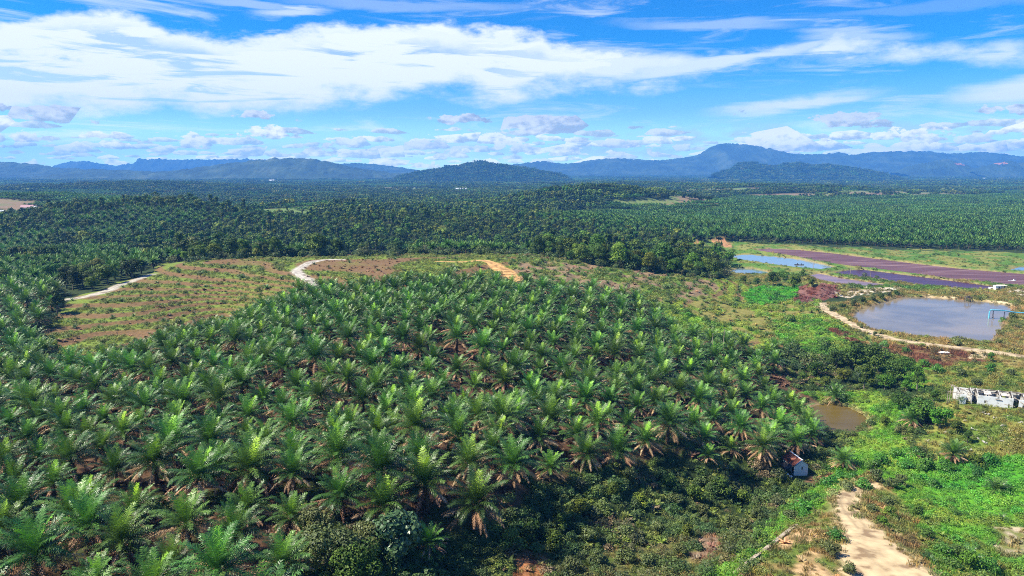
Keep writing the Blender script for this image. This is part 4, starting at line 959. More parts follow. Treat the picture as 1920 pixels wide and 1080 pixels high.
# hut
hx, hy = on_plane(1490, 880, 14); hz = float(H(hx, hy))
hut = empty('hut', (hx, hy, hz+.05), R(9)); tag(hut, 'small grey plank hut with rusty red roof below the palm edge', 'hut')
W_, D_, E_, G_ = 3.7, 5.6, 2.3, 3.6
V = [(-W_/2,-D_/2,-.8),(W_/2,-D_/2,-.8),(W_/2,-D_/2,E_),(0,-D_/2,G_),(-W_/2,-D_/2,E_),(-W_/2,D_/2,-.8),(W_/2,D_/2,-.8),(W_/2,D_/2,E_),(0,D_/2,G_),(-W_/2,D_/2,E_)]
mk('wall', V, [(0,1,2,3,4),(9,8,7,6,5),(1,6,7,2),(5,0,4,9)], plank, hut)
w_ = MB().box((.25,-D_/2-.02,1.45),(.28,.05,.55)).build('window', black, hut); MB().box((.25,-D_/2-.05,1.15),(.4,.06,.06)).build('sill', wood, w_)
MB().box((-W_/2-.02,-D_/2+.7,.9),(.05,.9,1.8)).build('door', black, hut)
def slope(name, sx, mt, gaps=()):
    b = MB(); th_ = .05; n = 7
    for i in range(n):
        y0 = -D_/2-.25+(D_+.5)*i/n; y1 = y0+(D_+.5)/n-.03
        if i in gaps: continue
        x0, z0 = 0, G_+.12; x1, z1 = sx*(W_/2+.35), E_-.13
        zo = .03 if i % 2 else 0
        q = [(x0,y0,z0+zo),(x0,y1,z0+zo),(x1,y1,z1+zo),(x1,y0,z1+zo)]; k_ = len(b.V); b.V += q+[(x,y,z-th_) for x,y,z in q]
        b.F += [(k_,k_+1,k_+2,k_+3),(k_+7,k_+6,k_+5,k_+4),(k_,k_+4,k_+5,k_+1),(k_+1,k_+5,k_+6,k_+2),(k_+2,k_+6,k_+7,k_+3),(k_+3,k_+7,k_+4,k_)]
    return b.build(name, mt, hut)
slope('roof', -1, rust); slope('roof', 1, rust)
MB().box((0,-.2,G_+.19),(.35,D_+.4,.05)).build('ridge_cap', metal, hut)
b = MB(); b.box((-.95,-D_/2-.30,G_-.52),(2.0,.06,.30),ry=-math.atan((G_-E_)/(W_/2))); b.build('barge_board', mat_noise('blue_board',[(.3,(.10,.2,.42)),(.7,(.18,.3,.55))],1,.6), hut)
b = MB(); b.box((-W_/2-1.1,-.8,1.6),(2.0,3.2,.06),ry=-.22)
b.build('lean_to_roof', sooty, hut)
b = MB()
for q in (-2.2, .6): b.tube([(-W_/2-2.0,q,-.6),(-W_/2-2.0,q,1.4)], .06, 5)
b.build('post', wood, hut)
for (dx, dy, s_, lab, mt) in [(-3.4,-3.6,.55,'white sack lying left of the hut door',white),(-2.6,-4.1,.5,'pale blue plastic tub beside the white sack by the hut',metal)]:
    a_, b_ = hx+dx, hy+dy; V, F = [], []
    n = 10
    for i in range(6):
        t_ = i/5*math.pi
        for j in range(n): V.append((s_*math.sin(t_)*math.cos(j*2*math.pi/n)*(1+.15*math.sin(j*2)), s_*.8*math.sin(t_)*math.sin(j*2*math.pi/n), s_*.75*(1-math.cos(t_))*.6))
    for i in range(5):
        for j in range(n): F.append((i*n+j, i*n+(j+1) % n, (i+1)*n+(j+1) % n, (i+1)*n+j))
    o = mk('sack' if mt is white else 'tub', V, F, mt, smooth=True); o.location = (a_, b_, float(H(a_, b_))); tag(o, lab, 'sack' if mt is white else 'tub')

greyw = mat_noise('weathered_wall', [(.35,(.20,.19,.17)),(.5,(.46,.44,.41)),(.7,(.70,.68,.64))], .9, .9, 8)
# ruined row house
rx, ry = on_plane(1799, 757, 21.6); ruin = empty('ruined_building', (rx, ry, float(H(rx+4, ry-2))-.1), R(-21)); tag(ruin, 'long roofless whitewashed ruin with exposed gable walls at the right edge', 'ruined building')
def wallrun(y, x0, x1, h, holes, th_=.16, z0=-1.5):
    b = MB(); c = x0
    for (hx0, hx1, hz0, hz1) in sorted(holes)+[(x1, x1, 0, 0)]:
        if hx0 > c: b.box(((c+hx0)/2, y, (h+z0)/2), (hx0-c, th_, h-z0))
        if hx1 > hx0:
            if hz0 > z0: b.box(((hx0+hx1)/2, y, (hz0+z0)/2), (hx1-hx0, th_*.96, hz0-z0))
            if hz1 < h: b.box(((hx0+hx1)/2, y, (h+hz1)/2), (hx1-hx0, th_*.96, h-hz1))
        c = hx1
    return b
DD = 6.0
wallrun(0, 0, 1.5, 2.9, []).build('wall', white, ruin)
wallrun(0, 4.4, 13.2, 3.0, [(6.1,6.6,.9,1.7),(9.2,9.85,1.4,2.2),(9.25,9.8,.3,1.1),(12.0,12.5,-.2,1.2)]).build('wall', white, ruin)
wallrun(0.05, 14.6, 30, 2.8, [(15.5,16.5,-1.4,2.0),(18,19,.9,1.9),(21,22,-1.4,2),(24,25,.9,1.9)]).build('wall', white, ruin)
wallrun(4.0, 1.6, 4.3, 3.0, [(3.0,3.7,.9,1.8)]).build('wall', white, ruin)
wallrun(DD, -.5, 30, 3.2, [(5,6,1,2),(12,13,1,2),(19,20,1,2)]).build('wall', white, ruin)
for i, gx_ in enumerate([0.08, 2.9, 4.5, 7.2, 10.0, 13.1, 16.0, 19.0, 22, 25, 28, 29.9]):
    b = MB(); y0, y1 = (.1, DD-.1); top = 4.3 if i % 3 else 4.0
    V = [(gx_,y0,-1.5),(gx_,y1,-1.5),(gx_,y1,3.1),(gx_,(y0+y1)/2,top),(gx_,y0,2.85)]; V += [(x_+.14,y_,z_) for x_,y_,z_ in V]
    F = [(4,3,2,1,0),(5,6,7,8,9),(0,1,6,5),(1,2,7,6),(2,3,8,7),(3,4,9,8),(4,0,5,9)]
    mk('gable_wall', V, F, greyw, ruin)
    V = [(gx_+.16,(y0+y1)/2-2.1,3.02),(gx_+.16,(y0+y1)/2+2.1,3.14),(gx_+.16,(y0+y1)/2,top-.02)]; V2 = [(x_+.05,y_,z_) for x_,y_,z_ in V]  # dark triangles that paint the shade onto each gable top
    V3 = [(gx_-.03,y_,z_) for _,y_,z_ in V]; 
    mk('painted_gable_shade', V+V2+[(x_-.05,y_,z_) for x_,y_,z_ in V3]+V3, [(0,1,2),(5,4,3),(0,3,4,1),(1,4,5,2),(2,5,3,0),(6,8,7),(9,10,11),(6,7,10,9),(7,8,11,10),(8,6,9,11)], sooty, ruin)  # sooty here is the dark colour of the painted shade
r = random.Random(4)
for i in range(26):
    x_ = .3+i*1.15; 
    if r.random() < .75:
        sd = r.choice([0, 1]); b = MB(); e_ = r.uniform(-.6, .3)
        b.bar((x_, .05 if sd == 0 else DD-.05, 2.95), (x_+r.uniform(-.5, .5), DD/2+e_, 4.0+r.uniform(-.9, .15)), .12); b.build('rafter', wood, ruin)
for y_, z_, x0, x1 in [(1.6,3.6,4.6,13.5),(3.0,4.2,3.2,10.2),(4.4,3.75,6.8,16),(2.6,4.05,13,22),(1.2,3.35,15,26),(4.6,3.6,17,29)]:
    b = MB(); b.bar((x0,y_,z_),(x1,y_+.2,z_-.15),.14); b.build('purlin', wood, ruin)
for p0, p1 in [((-2.0,1.8,5.0),(3.2,.6,3.0)),((-2.1,1.8,4.9),(-2.3,1.9,-1)),((-3.2,.8,3.1),(2.6,.4,2.6)),((-3.0,.8,3.2),(-3.0,.9,-1)),((-2.2,3.6,4.4),(1.2,2.6,3.3)),((-1.0,4.4,4.2),(-1,4.4,-1)),((2.2,-.1,3.1),(5.0,.1,2.7)),((8.8,-.2,2.35),(10.4,-.15,2.2)),((11.0,-.6,1.2),(13.6,-.5,.9)),((13.2,.6,3.0),(17.5,.2,2.2)),((13.5,1.4,3.2),(16,-1.2,1.6))]:
    b = MB(); b.bar(p0, p1, .15); b.build('fallen_beam', wood, ruin)
# ceiling sheets left in place
b = MB()
for (cx, cy, w_, d_, rx_) in [(5.6,4.7,2.2,2.3,-.35),(8.6,4.6,2.4,2.4,-.38),(11.6,4.5,2.6,2.4,-.36),(14.5,4.6,2.4,2.3,-.4),(17.5,4.6,2.6,2.2,-.36),(7.0,1.3,1.8,1.5,.4),(11.4,1.1,2.2,1.3,.38),(3.6,4.7,1.0,2,-.35)]:
    b.box((cx, cy, 3.62), (w_, d_, .05), rx=rx_)
b.build('roof_sheet', mat_noise('weathered_sheet', [(.35,(.30,.26,.22)),(.6,(.58,.54,.49)),(.8,(.70,.68,.64))], 1.2, .8, 7), ruin)
# rubble around the ruin
rubm = mat_noise('rubble', [(.35,(.22,.20,.13)),(.55,(.45,.42,.36)),(.75,(.66,.64,.60))], 3, .95, 6)
HR = [(1712,776),(1725,800),(1740,828),(1800,803),(1840,775),(1850,778),(1865,785),(1822,818),(1835,824),(1848,832),(1858,822),(1875,828),(1890,808),(1905,818),(1895,783),(1912,793),(1845,812),(1808,790),(1818,845),(1770,812),(1882,816),(1903,826),(1880,800),(1826,806)]
for i, (u_, v_) in enumerate(HR):
    a_, b_ = hit(u_, v_); r = random.Random(i+1); b = MB(); s_ = r.uniform(.5, 1.2)
    for k in range(4): b.box((r.uniform(-.6,.6)*s_, r.uniform(-.5,.5)*s_, .08+.12*k), (s_*r.uniform(.3,.9), s_*r.uniform(.15,.5), .12), rz=r.random()*3, rx=r.uniform(-.25,.25), ry=r.uniform(-.25,.25))
    o = b.build('rubble_pile', rubm); o.location = (a_, b_, float(H(a_, b_))+.05); tag(o, f'broken pale concrete rubble in grass, {place(u_, v_)}', 'rubble', 'rubble scattered below the ruin')
# pale sheet by the road
for (u_, v_, s_, lab) in [(1770,662,(3.6,2.0,.25),'white plastic sheet lying on brown dead ferns below the pond road'),(1592,918,(1.2,.9,.15),'pale grey slab at the head of the dirt track')]:
    a_, b_ = hit(u_, v_); b = MB()
    for k in range(4): b.box(((k-1.5)*s_[0]/4, .15*(k % 2), .1+.05*(k % 2)), (s_[0]/4*.98, s_[1]*(1-.2*(k in (0,3))), s_[2]), rx=.06*(k-1))
    o = b.build('plastic_sheet' if u_ > 1600 else 'concrete_slab', white if u_ > 1600 else concrete); o.location = (a_, b_, float(H(a_, b_))+.15); tag(o, lab, 'sheet' if u_ > 1600 else 'slab')
# kerb along the spur
P_ = [hit(u_, v_) for u_, v_ in [(1378,1078),(1410,1052),(1450,1021),(1475,1001),(1493,988)]]
V = []; F = []
for i, (x_, y_) in enumerate(P_):
    q = P_[min(i+1, len(P_)-1)]; q0 = P_[max(i-1, 0)]; d = Vector((q[0]-q0[0], q[1]-q0[1])).normalized(); n_ = Vector((-d.y, d.x)); z_ = max(float(H(x_+n_.x*k*.5, y_+n_.y*k*.5)) for k in (-1, 0, 1))
    for k, zz in ((-.3,-2.5),(-.3,.32+.1*math.sin(i*2)),(.3,.32),(.3,-2.5)): V.append((x_+n_.x*k, y_+n_.y*k, z_+zz))
for i in range(len(P_)-1):
    for k in range(3): F.append((4*i+k, 4*i+4+k, 4*i+5+k, 4*i+k+1))
F.append((0,1,2,3)); F.append((len(V)-1,len(V)-2,len(V)-3,len(V)-4))
tag(mk('concrete_kerb', V, F, concrete), 'pale concrete edge running along the left of the dirt spur', 'kerb')
# blue pipe over the muddy pond
z0 = 20.3
A_ = on_plane(1854, 597, z0); B_ = on_plane(1906, 594, z0+.5); E1 = on_plane(1880, 601, z0)
pipe = empty('water_pipe', (A_[0], A_[1], z0)); tag(pipe, 'light blue intake pipe on thin legs over the muddy pond', 'pipe')
dx, dy = B_[0]-A_[0], B_[1]-A_[1]
MB().tube([(0,0,-1.2),(0,0,3.4),(.25,.0,3.9),(.7,.02,4.1),(dx*.5,dy*.5,3.7),(dx*.95,dy*.95,2.6),(dx*1.25,dy*1.25,2.3),(dx*1.9,dy*1.9,2.2)], .30, 10).build('pipe', bluep, pipe)
for q in ((.14, -.6), (.14, .6), (.55, -.5), (.55, .5)):
    x_, y_ = dx*q[0], dy*q[0]; MB().tube([(x_, y_+q[1], -1.4), (x_, y_+q[1]*.3, 3.75-1.2*q[0])], .09, 6).build('leg', sooty, pipe)
MB().tube([(dx*.14,-.7,.4),(dx*.14,.7,.4)], .16, 6).build('float', sooty, pipe)
# wooden jetty pump
jx0, jy0 = on_plane(1815, 566, 20.4); jt = empty('pump_stand', (jx0, jy0, 20.4)); tag(jt, 'dark wooden pump stand at the far shore of the muddy pond', 'pump stand')
for a_ in ((-1.2,-.4),(1.0,-.4),(-1.2,.9),(1.0,.9)): MB().tube([(a_[0]*1.2,a_[1],-1.2),(a_[0],a_[1],2.4)], .12, 6).build('leg', sooty, jt)
MB().box((-.1,.2,2.5),(3.0,1.9,.22)).build('platform', sooty, jt); b = MB(); b.tube([(-.7,.2,2.9),(.6,.2,2.9)], .42, 10); b.build('pump', sooty, jt)
b = MB(); b.bar((1.2,.2,2.4),(3.8,-.3,-.5),.22); b.build('ramp', sooty, jt)
# tanks / cabins by the effluent pond
for (u_, v_, w_, h_, mt, lab, nm) in [(1859.5,540.5,2.6,2.0,white,'leftmost of three small white cabins at the end of the purple pond','cabin'),(1868.5,543,3.0,2.2,white,'middle white cabin, lowest of the three by the purple pond','cabin'),(1878,539.5,4.6,2.3,yellowish,'cream coloured wide cabin right of the two white ones','cabin')]:
    a_, b_ = on_plane(u_, v_+1.5, 18.7); t = empty(nm, (a_, b_, float(H(a_, b_)))); MB().box((0,0,h_/2-.2),(w_,2.4,h_+.4)).build('wall', mt, t); MB().box((0,0,h_+.06),(w_+.4,2.8,.14),rx=.06).build('roof', metal if mt is white else yellowish, t); MB().box((w_*.2,-1.22,h_*.45),(.8,.06,h_*.8)).build('door', sooty, t); tag(t, lab, 'cabin')
# boat / floats
def boat(u_, v_, z_, L_, mt, lab, cat, nm, rz=0):
    a_, b_ = on_plane(u_, v_, z_); V = []; F = []; st = 7
    for i in range(st):
        t_ = i/(st-1); w_ = .75*math.sin(math.pi*min(.95, .12+t_*.75))**.6; zz = .35+.25*(2*t_-1)**2
        for q in ((-w_,zz),(-w_*.6,-.15),(w_*.6,-.15),(w_,zz),(w_*.8,zz),(w_*.5,.0),(-w_*.5,.0),(-w_*.8,zz)): V.append(((t_-.5)*L_, q[0], q[1]))
    for i in range(st-1):
        for j in range(8): F.append((8*i+j, 8*i+(j+1) % 8, 8*i+8+(j+1) % 8, 8*i+8+j))
    F.append(tuple(range(8))[::-1]); F.append(tuple(8*(st-1)+j for j in range(8)))
    t = empty(nm, (a_, b_, z_), rz); mk('hull', V, F, mt, t); MB().box((0,0,.3),(.3,1.1,.06)).build('seat', mt, t); MB().tube([(L_*.2,0,.2),(L_*.2,0,1.3)],.3,8).build('drum', mt, t); tag(t, lab, cat)
boat(1499, 497, 18.0, 6.5, sooty, 'dark float raft right of the smaller one on the blue pond', 'raft', 'raft')
boat(1493.5, 496.5, 18.0, 3.0, sooty, 'small dark float at the left of the raft on the blue pond', 'float', 'float')
boat(1898, 527, 18.0, 4.5, white, 'small white boat on the purple pond near the right edge', 'boat', 'boat')
# thin poles
for (u_, v_, z_, h_, lab) in [(1525,504,18.5,7,'thin grey pole at the lower bank of the blue pond'),(1593.5,520,18.8,9,'thin dark pole between the violet and grey ponds'),(1634,523,18.4,7,'leaning pale pole in the violet pond'),(1355,672,19,12,'pale thin pole left of the two among the palms on the hill shoulder'),(1334,675,19,11,'pale thin pole standing among palms left of its twin')]:
    a_, b_ = on_plane(u_, v_, z_) if v_ < 600 else hit(u_, v_, 1.0); zz = float(H(a_, b_)); t = empty('pole', (a_, b_, zz)); ln = -1.8 if 'leaning' in lab else .1
    MB().tube([(0,0,-2),(ln,0,h_)],[.14,.09],6).build('shaft', concrete, t); MB().box((ln,0,h_),(.5,.12,.12)).build('cross_piece', wood, t); tag(t, lab, 'pole')
# village houses at the far left
def house(u_, v_, w_, d_, h_, rc, lab, rz=0):
    x_, y_ = hit(u_, v_); t = empty('house', (x_, y_, float(H(x_, y_))), rz)
    V = [(-w_/2,-d_/2,-2),(w_/2,-d_/2,-2),(w_/2,d_/2,-2),(-w_/2,d_/2,-2),(-w_/2,-d_/2,h_),(w_/2,-d_/2,h_),(w_/2,d_/2,h_),(-w_/2,d_/2,h_),(-w_/2,0,h_+d_*.28),(w_/2,0,h_+d_*.28)]
    mk('wall', V, [(0,1,5,4),(2,3,7,6),(1,2,6,9,5),(3,0,4,8,7)], white, t)
    e = .8; zz = h_-.2; V = [(-w_/2-e,-d_/2-e,zz),(w_/2+e,-d_/2-e,zz),(w_/2+e,0,h_+d_*.28+.15),(-w_/2-e,0,h_+d_*.28+.15),(-w_/2-e,d_/2+e,zz),(w_/2+e,d_/2+e,zz)]; V += [(a_,b_,c_-.25) for a_,b_,c_ in V]
    mk('roof', V, [(0,1,2,3),(3,2,5,4),(9,8,7,6),(10,11,8,9),(0,6,7,1),(4,5,11,10),(1,7,8,2),(2,8,11,5),(0,3,9,6),(3,4,10,9)], rc, t)
    MB().box((w_*.2,-d_/2-.03,h_*.5),(1.2,.08,1.2)).build('window', sooty, t); MB().box((-w_*.2,-d_/2-.03,h_*.35),(1.2,.08,h_*.7)).build('door', wood, t); tag(t, lab, 'house')
pinkroof = mat_noise('pink_roof', [(.3,(.42,.22,.22)),(.7,(.55,.33,.32))], .5, .7); greyroof = mat_noise('pale_roof', [(.3,(.55,.57,.62)),(.7,(.74,.76,.80))], .5, .6)
house(52, 393, 16, 12, 4, pinkroof, 'white house with faded pink roof in the clearing at far left', .4)
house(66, 395, 11, 10, 4, greyroof, 'pale grey roofed house right of the pink roofed house', -.5)
house(14, 403, 20, 10, 4, greyroof, 'long pale roof shed among palms at the left edge', .1)
house(78, 399, 6, 5, 3, greyroof, 'tiny white shed right of the village houses at left')
house(368, 332, 60, 35, 12, greyroof, 'far white building just under the left hills')
house(510, 341, 34, 22, 8, greyroof, 'tiny far white roof in the plain left of the middle')
house(865, 359, 40, 20, 7, greyroof, 'long white roof far off among the trees in the centre')
house(1844, 337, 26, 20, 9, greyroof, 'tiny white building far out at the right of the plain')

# ------------------------------------------------------------------ light, sky, haze
SUN_EL = R(48)
sdir = Vector((-math.cos(R(4))*math.cos(SUN_EL), -math.sin(R(4))*math.cos(SUN_EL), math.sin(SUN_EL)))
ld = bpy.data.lights.new('sun', 'SUN'); ld.energy = 5.0; ld.angle = R(.53); ld.color = (1, .94, .78)
lo = bpy.data.objects.new('sun', ld); COL.objects.link(lo); lo.rotation_euler = (-sdir).to_track_quat('-Z', 'Y').to_euler()
w = bpy.data.worlds.new('World'); scene.world = w; w.use_nodes = True; nt = w.node_tree; nt.nodes.clear(); L = nt.links.new
wo = N(nt, 'ShaderNodeOutputWorld'); bg = N(nt, 'ShaderNodeBackground'); bg.inputs[1].default_value = .12
sky = N(nt, 'ShaderNodeTexSky', sky_type='NISHITA'); sky.sun_disc = False; sky.sun_elevation = SUN_EL; sky.sun_rotation = R(-94); sky.altitude = 90; sky.air_density = 1.0; sky.dust_density = .2; sky.ozone_density = 3.0
def math_(op, a, b=None, c=None, clamp=False):
    n = N(nt, 'ShaderNodeMath', operation=op); n.use_clamp = clamp
    for i, q in enumerate((a, b, c)):
        if q is None: continue
        if isinstance(q, (int, float)): n.inputs[i].default_value = q
        else: L(q, n.inputs[i])
    return n.outputs[0]
def mixc(f, a, b, bt='MIX'):
    n = N(nt, 'ShaderNodeMix', data_type='RGBA', blend_type=bt)
    for i, q in ((0, f), (6, a), (7, b)):
        if isinstance(q, (int, float)): n.inputs[i].default_value = q
        elif isinstance(q, tuple): n.inputs[i].default_value = (*q, 1)
        else: L(q, n.inputs[i])
    return n.outputs[2]
def smooth(x_, a, b):
    n = N(nt, 'ShaderNodeMapRange', interpolation_type='SMOOTHSTEP'); L(x_, n.inputs[0])
    for i, q in ((1, a), (2, b)):
        if isinstance(q, (int, float)): n.inputs[i].default_value = q
        else: L(q, n.inputs[i])
    return n.outputs[0]
tc = N(nt, 'ShaderNodeTexCoord'); sx = N(nt, 'ShaderNodeSeparateXYZ'); L(tc.outputs['Generated'], sx.inputs[0])
PHI = math_('ARCTAN2', sx.outputs[0], sx.outputs[1]); TH = math_('ARCSINE', sx.outputs[2])
def ang(u, v):
    a, b, c = ray(u, v); l = math.sqrt(a*a+b*b+c*c); return math.atan2(a, b), math.asin(c/l)
def noise(sc, st=(1, 1), detail=6, rough=.55, off=(0, 0), dist=0, lac=2.0):
    cb = N(nt, 'ShaderNodeCombineXYZ'); L(math_('MULTIPLY_ADD', PHI, st[0], off[0]), cb.inputs[0]); L(math_('MULTIPLY_ADD', TH, st[1], off[1]), cb.inputs[1]); cb.inputs[2].default_value = off[0]*.37+sc*.01
    n = N(nt, 'ShaderNodeTexNoise'); n.inputs['Scale'].default_value = sc; n.inputs['Detail'].default_value = detail; n.inputs['Roughness'].default_value = rough; n.inputs['Distortion'].default_value = dist; n.inputs['Lacunarity'].default_value = lac
    L(cb.outputs[0], n.inputs['Vector']); return n.outputs['Fac']
def curve(pts_):   # theta as a function of phi through traced points
    fc = N(nt, 'ShaderNodeFloatCurve'); A = [ang(u, v) for u, v in pts_]
    c = fc.mapping.curves[0]; fc.mapping.use_clip = False
    P = [((p_+.75)/1.5, t_/.3) for p_, t_ in A]
    c.points[0].location = P[0]; c.points[1].location = P[-1]
    for q in P[1:-1]: c.points.new(*q)
    fc.mapping.update(); L(math_('MULTIPLY_ADD', PHI, 1/1.5, .5), fc.inputs['Value']); return math_('MULTIPLY', fc.outputs[0], .3)
up = curve([(-40,38),(60,30),(110,12),(200,3),(250,12),(300,40),(360,58),(440,66),(520,60),(600,45),(650,36),(700,48),(780,46),(860,47),(940,52),(1010,58),(1040,84),(1150,90),(1300,100),(1400,97),(1460,82),(1520,62),(1600,50),(1720,66),(1820,80),(1960,86)])
lo_ = curve([(-40,225),(100,222),(250,214),(400,210),(520,205),(640,200),(760,178),(860,170),(930,188),(980,182),(1050,165),(1150,160),(1300,152),(1420,142),(1520,128),(1620,118),(1750,112),(1850,112),(1960,118)])
nA = noise(9, (1, 2.6), 8, .56, (3.1, 1.7)); nB = noise(3.2, (1, 5.5), 6, .55, (7.3, 2.2), .6); nC = noise(26, (1, 1.6), 6, .6, (1.3, 4.4))
edge = math_('ADD', math_('MULTIPLY', math_('SUBTRACT', nA, .5), .075), math_('MULTIPLY', math_('SUBTRACT', nC, .5), .022))
dU = math_('ADD', math_('SUBTRACT', up, TH), edge); dL = math_('ADD', math_('SUBTRACT', TH, lo_), math_('MULTIPLY', edge, 1.2))
softU = smooth(PHI, .05, .35)
mU = smooth(dU, -.004, math_('MULTIPLY_ADD', softU, .012, .012)); mL = smooth(dL, -.008, .022)
streak = noise(7, (1, 9), 7, .6, (2.2, 9.1), .8)
thick = smooth(math_('ADD', math_('MULTIPLY', streak, .7), math_('MULTIPLY', nB, .45)), .43, .58)
thick = math_('MAXIMUM', thick, math_('MULTIPLY', smooth(PHI, .12, -.40), .42))
thick = math_('MAXIMUM', thick, math_('MULTIPLY', math_('SUBTRACT', 1, smooth(dU, .012, .055)), math_('SUBTRACT', .95, math_('MULTIPLY', softU, .55))))
thick = math_('MULTIPLY', thick, math_('SUBTRACT', 1.0, math_('MULTIPLY', smooth(PHI, .2, .65), .35)))
thick = math_('MAXIMUM', thick, math_('MULTIPLY', math_('MULTIPLY', smooth(PHI, -.15, .02), smooth(PHI, .44, .26)), .62))
band = math_('MULTIPLY', math_('MULTIPLY', mU, mL), math_('MULTIPLY_ADD', thick, .80, .16), clamp=True)
# thin veils over the rest
cir = noise(4.5, (1, 8), 8, .62, (11.2, 3.3), 1.0)
veil = math_('MULTIPLY', smooth(cir, .50, .72), .50)
# lens shaped clouds on the right: (1400-1640,170-215), (1830-1960,150-195), wisps at top
def blob(u, v, ru, rv, tilt, op, sc=1):
    p_, t_ = ang(u, v); a = math_('SUBTRACT', PHI, p_); b = math_('SUBTRACT', math_('SUBTRACT', TH, t_), math_('MULTIPLY', a, tilt))
    b = math_('ADD', b, math_('MULTIPLY', math_('SUBTRACT', streak, .5), .03*sc))
    r_ = math_('SQRT', math_('ADD', math_('POWER', math_('ABSOLUTE', math_('DIVIDE', a, ru)), 2), math_('POWER', math_('ABSOLUTE', math_('DIVIDE', b, rv)), 2)))
    r_ = math_('ADD', r_, math_('MULTIPLY', math_('SUBTRACT', nA, .5), 1.4))
    return math_('MULTIPLY', math_('SUBTRACT', 1, smooth(r_, .25, 1.15)), op)
bl = blob(1500, 192, .11, .013, .10, .8)
for q in ((1110,122,.19,.020,0,.85),(1330,118,.17,.013,.12,.75),(1470,95,.10,.009,.2,.6),(1930,172,.09,.02,.1,.8),(1600,62,.08,.009,-.1,.45),(1330,45,.14,.010,-.05,.32),(548,22,.055,.008,.1,.6),(760,10,.2,.008,0,.25),(470,8,.1,.006,0,.35),(1700,20,.2,.008,0,.12)): bl = math_('MAXIMUM', bl, blob(*q))
white_amt = math_('MAXIMUM', math_('MAXIMUM', band, veil), bl)
# cumulus near the horizon, lit from the upper left
def puffs(sx_, sy_, ox, oy, lo, hi, env, nz1, nz2, asym=1.6):
    x_ = math_('MULTIPLY_ADD', PHI, sx_, ox); y_ = math_('MULTIPLY_ADD', TH, sy_, oy)
    cb = N(nt, 'ShaderNodeCombineXYZ'); L(x_, cb.inputs[0]); L(y_, cb.inputs[1])
    vo = N(nt, 'ShaderNodeTexVoronoi', voronoi_dimensions='2D'); vo.inputs['Scale'].default_value = 1; vo.inputs['Randomness'].default_value = .95; L(cb.outputs[0], vo.inputs['Vector'])
    ps = N(nt, 'ShaderNodeSeparateXYZ'); L(vo.outputs['Position'], ps.inputs[0]); pc = N(nt, 'ShaderNodeSeparateColor'); L(vo.outputs['Color'], pc.inputs[0])
    dx = math_('SUBTRACT', x_, ps.outputs[0]); dy = math_('SUBTRACT', y_, ps.outputs[1])
    dyy = math_('MULTIPLY', dy, math_('MULTIPLY_ADD', math_('LESS_THAN', dy, 0), asym, 1))
    r_ = math_('SQRT', math_('ADD', math_('MULTIPLY', math_('MULTIPLY', dx, dx), .62), math_('MULTIPLY', dyy, dyy)))
    rad = math_('MULTIPLY', math_('MULTIPLY_ADD', math_('POWER', pc.outputs[0], 1.2), hi-lo, lo), env)
    a_ = smooth(math_('ADD', math_('SUBTRACT', rad, r_), math_('MULTIPLY', math_('SUBTRACT', nz1, .5), 1.35)), .0, .11); a_ = math_('MULTIPLY', a_, smooth(env, .02, .5))
    l_ = smooth(math_('ADD', math_('DIVIDE', math_('SUBTRACT', dy, math_('MULTIPLY', dx, .45)), hi), math_('MULTIPLY', math_('SUBTRACT', nz2, .5), 3.2)), -.6, .6)
    l_ = math_('MULTIPLY', l_, math_('MULTIPLY_ADD', pc.outputs[1], .6, .55), clamp=True)
    return a_, l_
nP = noise(45, (1, 1.8), 6, .6, (5.5, 3.1)); nQ = noise(60, (1, 1.8), 5, .55, (1.1, 8.2))
def win(v0, v1, v2, v3):
    q = [ang(960, k)[1] for k in (v0, v1, v2, v3)]; return math_('MULTIPLY', smooth(TH, q[0], q[1]), smooth(TH, q[3], q[2]))
dens = math_('MULTIPLY_ADD', smooth(PHI, -.55, .05), .32, .96)
eA = math_('MULTIPLY', win(205, 225, 275, 300), dens); eB = math_('MULTIPLY', win(232, 250, 305, 322), dens); eC = math_('MULTIPLY', win(222, 262, 280, 312), smooth(PHI, -.35, .25))
aA, lA = puffs(11.5, 25, 2.35, 4.6, -.02, .66, eA, nP, nQ); aB, lB = puffs(21, 58, 7.3, 1.2, .10, .66, eB, nP, nQ)
eD = math_('MULTIPLY', win(246, 268, 308, 324), dens); aD, lD = puffs(36, 110, 1.3, 5.2, .12, .72, eD, nP, nQ)
wash = math_('MULTIPLY', smooth(math_('ADD', noise(11, (1, 2.6), 5, .6, (8.8, .7)), math_('MULTIPLY', nP, .3)), .60, .78), eC)
GR = (1.65, 2.0, 2.7); WH = (4.7, 4.8, 4.95)
skyc = N(nt, 'ShaderNodeHueSaturation'); skyc.inputs['Saturation'].default_value = 1.32; skyc.inputs['Value'].default_value = 1.0; L(sky.outputs[0], skyc.inputs['Color'])
base = mixc(1.0, skyc.outputs[0], (.08, .44, .72), 'MULTIPLY')
hzmix = math_('MULTIPLY', math_('SUBTRACT', 1, smooth(TH, .0, .15)), .88)
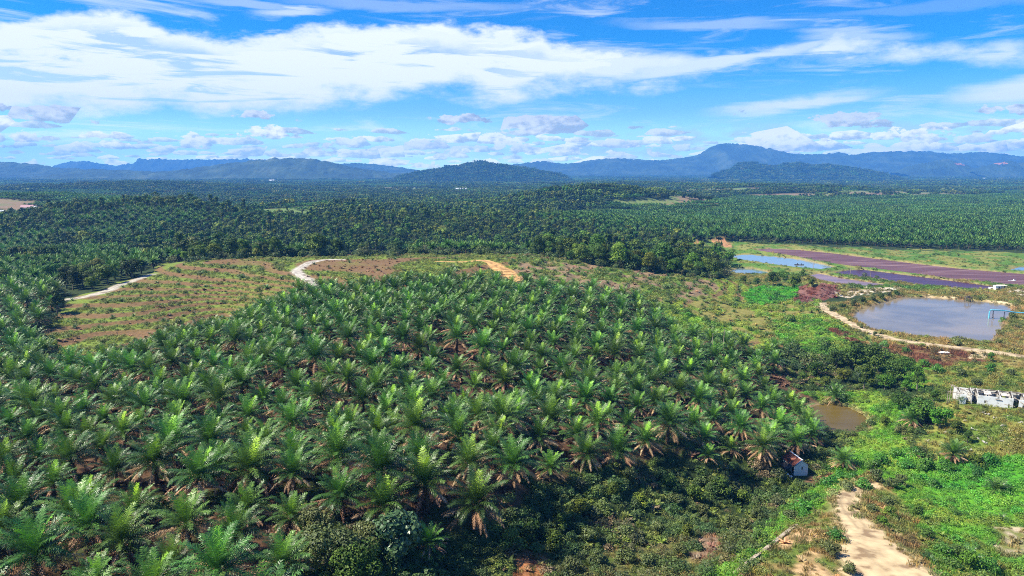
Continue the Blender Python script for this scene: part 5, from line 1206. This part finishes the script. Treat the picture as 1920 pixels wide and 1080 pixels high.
base = mixc(hzmix, base, (2.6, 4.1, 4.45))
c_ = mixc(white_amt, base, (4.5, 4.75, 4.85))
c_ = mixc(math_('MULTIPLY', wash, .75), c_, (2.0, 2.5, 3.4))
c_ = mixc(math_('MULTIPLY', aD, .8), c_, mixc(lD, GR, WH)); c_ = mixc(math_('MULTIPLY', aB, .85), c_, mixc(lB, GR, WH)); c_ = mixc(math_('MULTIPLY', aA, .92), c_, mixc(lA, GR, WH))
glow = mixc(smooth(TH, .0, .085), (2.6, 2.35, 1.35), (1.0, 1.0, 1.0)); c_ = mixc(1.0, c_, glow, 'MULTIPLY')
L(c_, bg.inputs[0]); L(bg.outputs[0], wo.inputs[0])

# haze
V = []; F = []
hb = MB(); hb.box((0, 6550, 245), (29000, 14300, 530)); ho = hb.build('haze', None)
ho.data.materials.clear(); hm = bpy.data.materials.new('haze'); nt2 = nodes(hm); o2 = N(nt2, 'ShaderNodeOutputMaterial'); pv = N(nt2, 'ShaderNodeVolumePrincipled')
pv.inputs['Color'].default_value = (.11, .40, 1.0, 1); pv.inputs['Density'].default_value = .000102; pv.inputs['Anisotropy'].default_value = 0.0
nt2.links.new(pv.outputs[0], o2.inputs['Volume']); ho.data.materials.append(hm); tag(ho, 'pale blue haze over the far plain and hills', 'haze', kind='stuff')

# ------------------------------------------------------------------ camera and output
cam = bpy.data.cameras.new('camera'); cam.lens = FPX/1920*36; cam.sensor_width = 36; cam.clip_end = 60000; cam.clip_start = .5
co = bpy.data.objects.new('camera', cam); COL.objects.link(co); co.location = (0, 0, CZ); co.rotation_euler = (R(90)-PITCH, 0, 0); scene.camera = co
scene.view_settings.view_transform = 'Standard'; scene.view_settings.look = 'None'; scene.view_settings.exposure = 1.05; scene.view_settings.gamma = 1
scene.cycles.max_bounces = 5; scene.cycles.diffuse_bounces = 3; scene.cycles.volume_bounces = 0; scene.cycles.glossy_bounces = 2; scene.cycles.transmission_bounces = 2; scene.cycles.transparent_max_bounces = 4
scene.cycles.use_denoising = False; scene.cycles.filter_width = 1.0
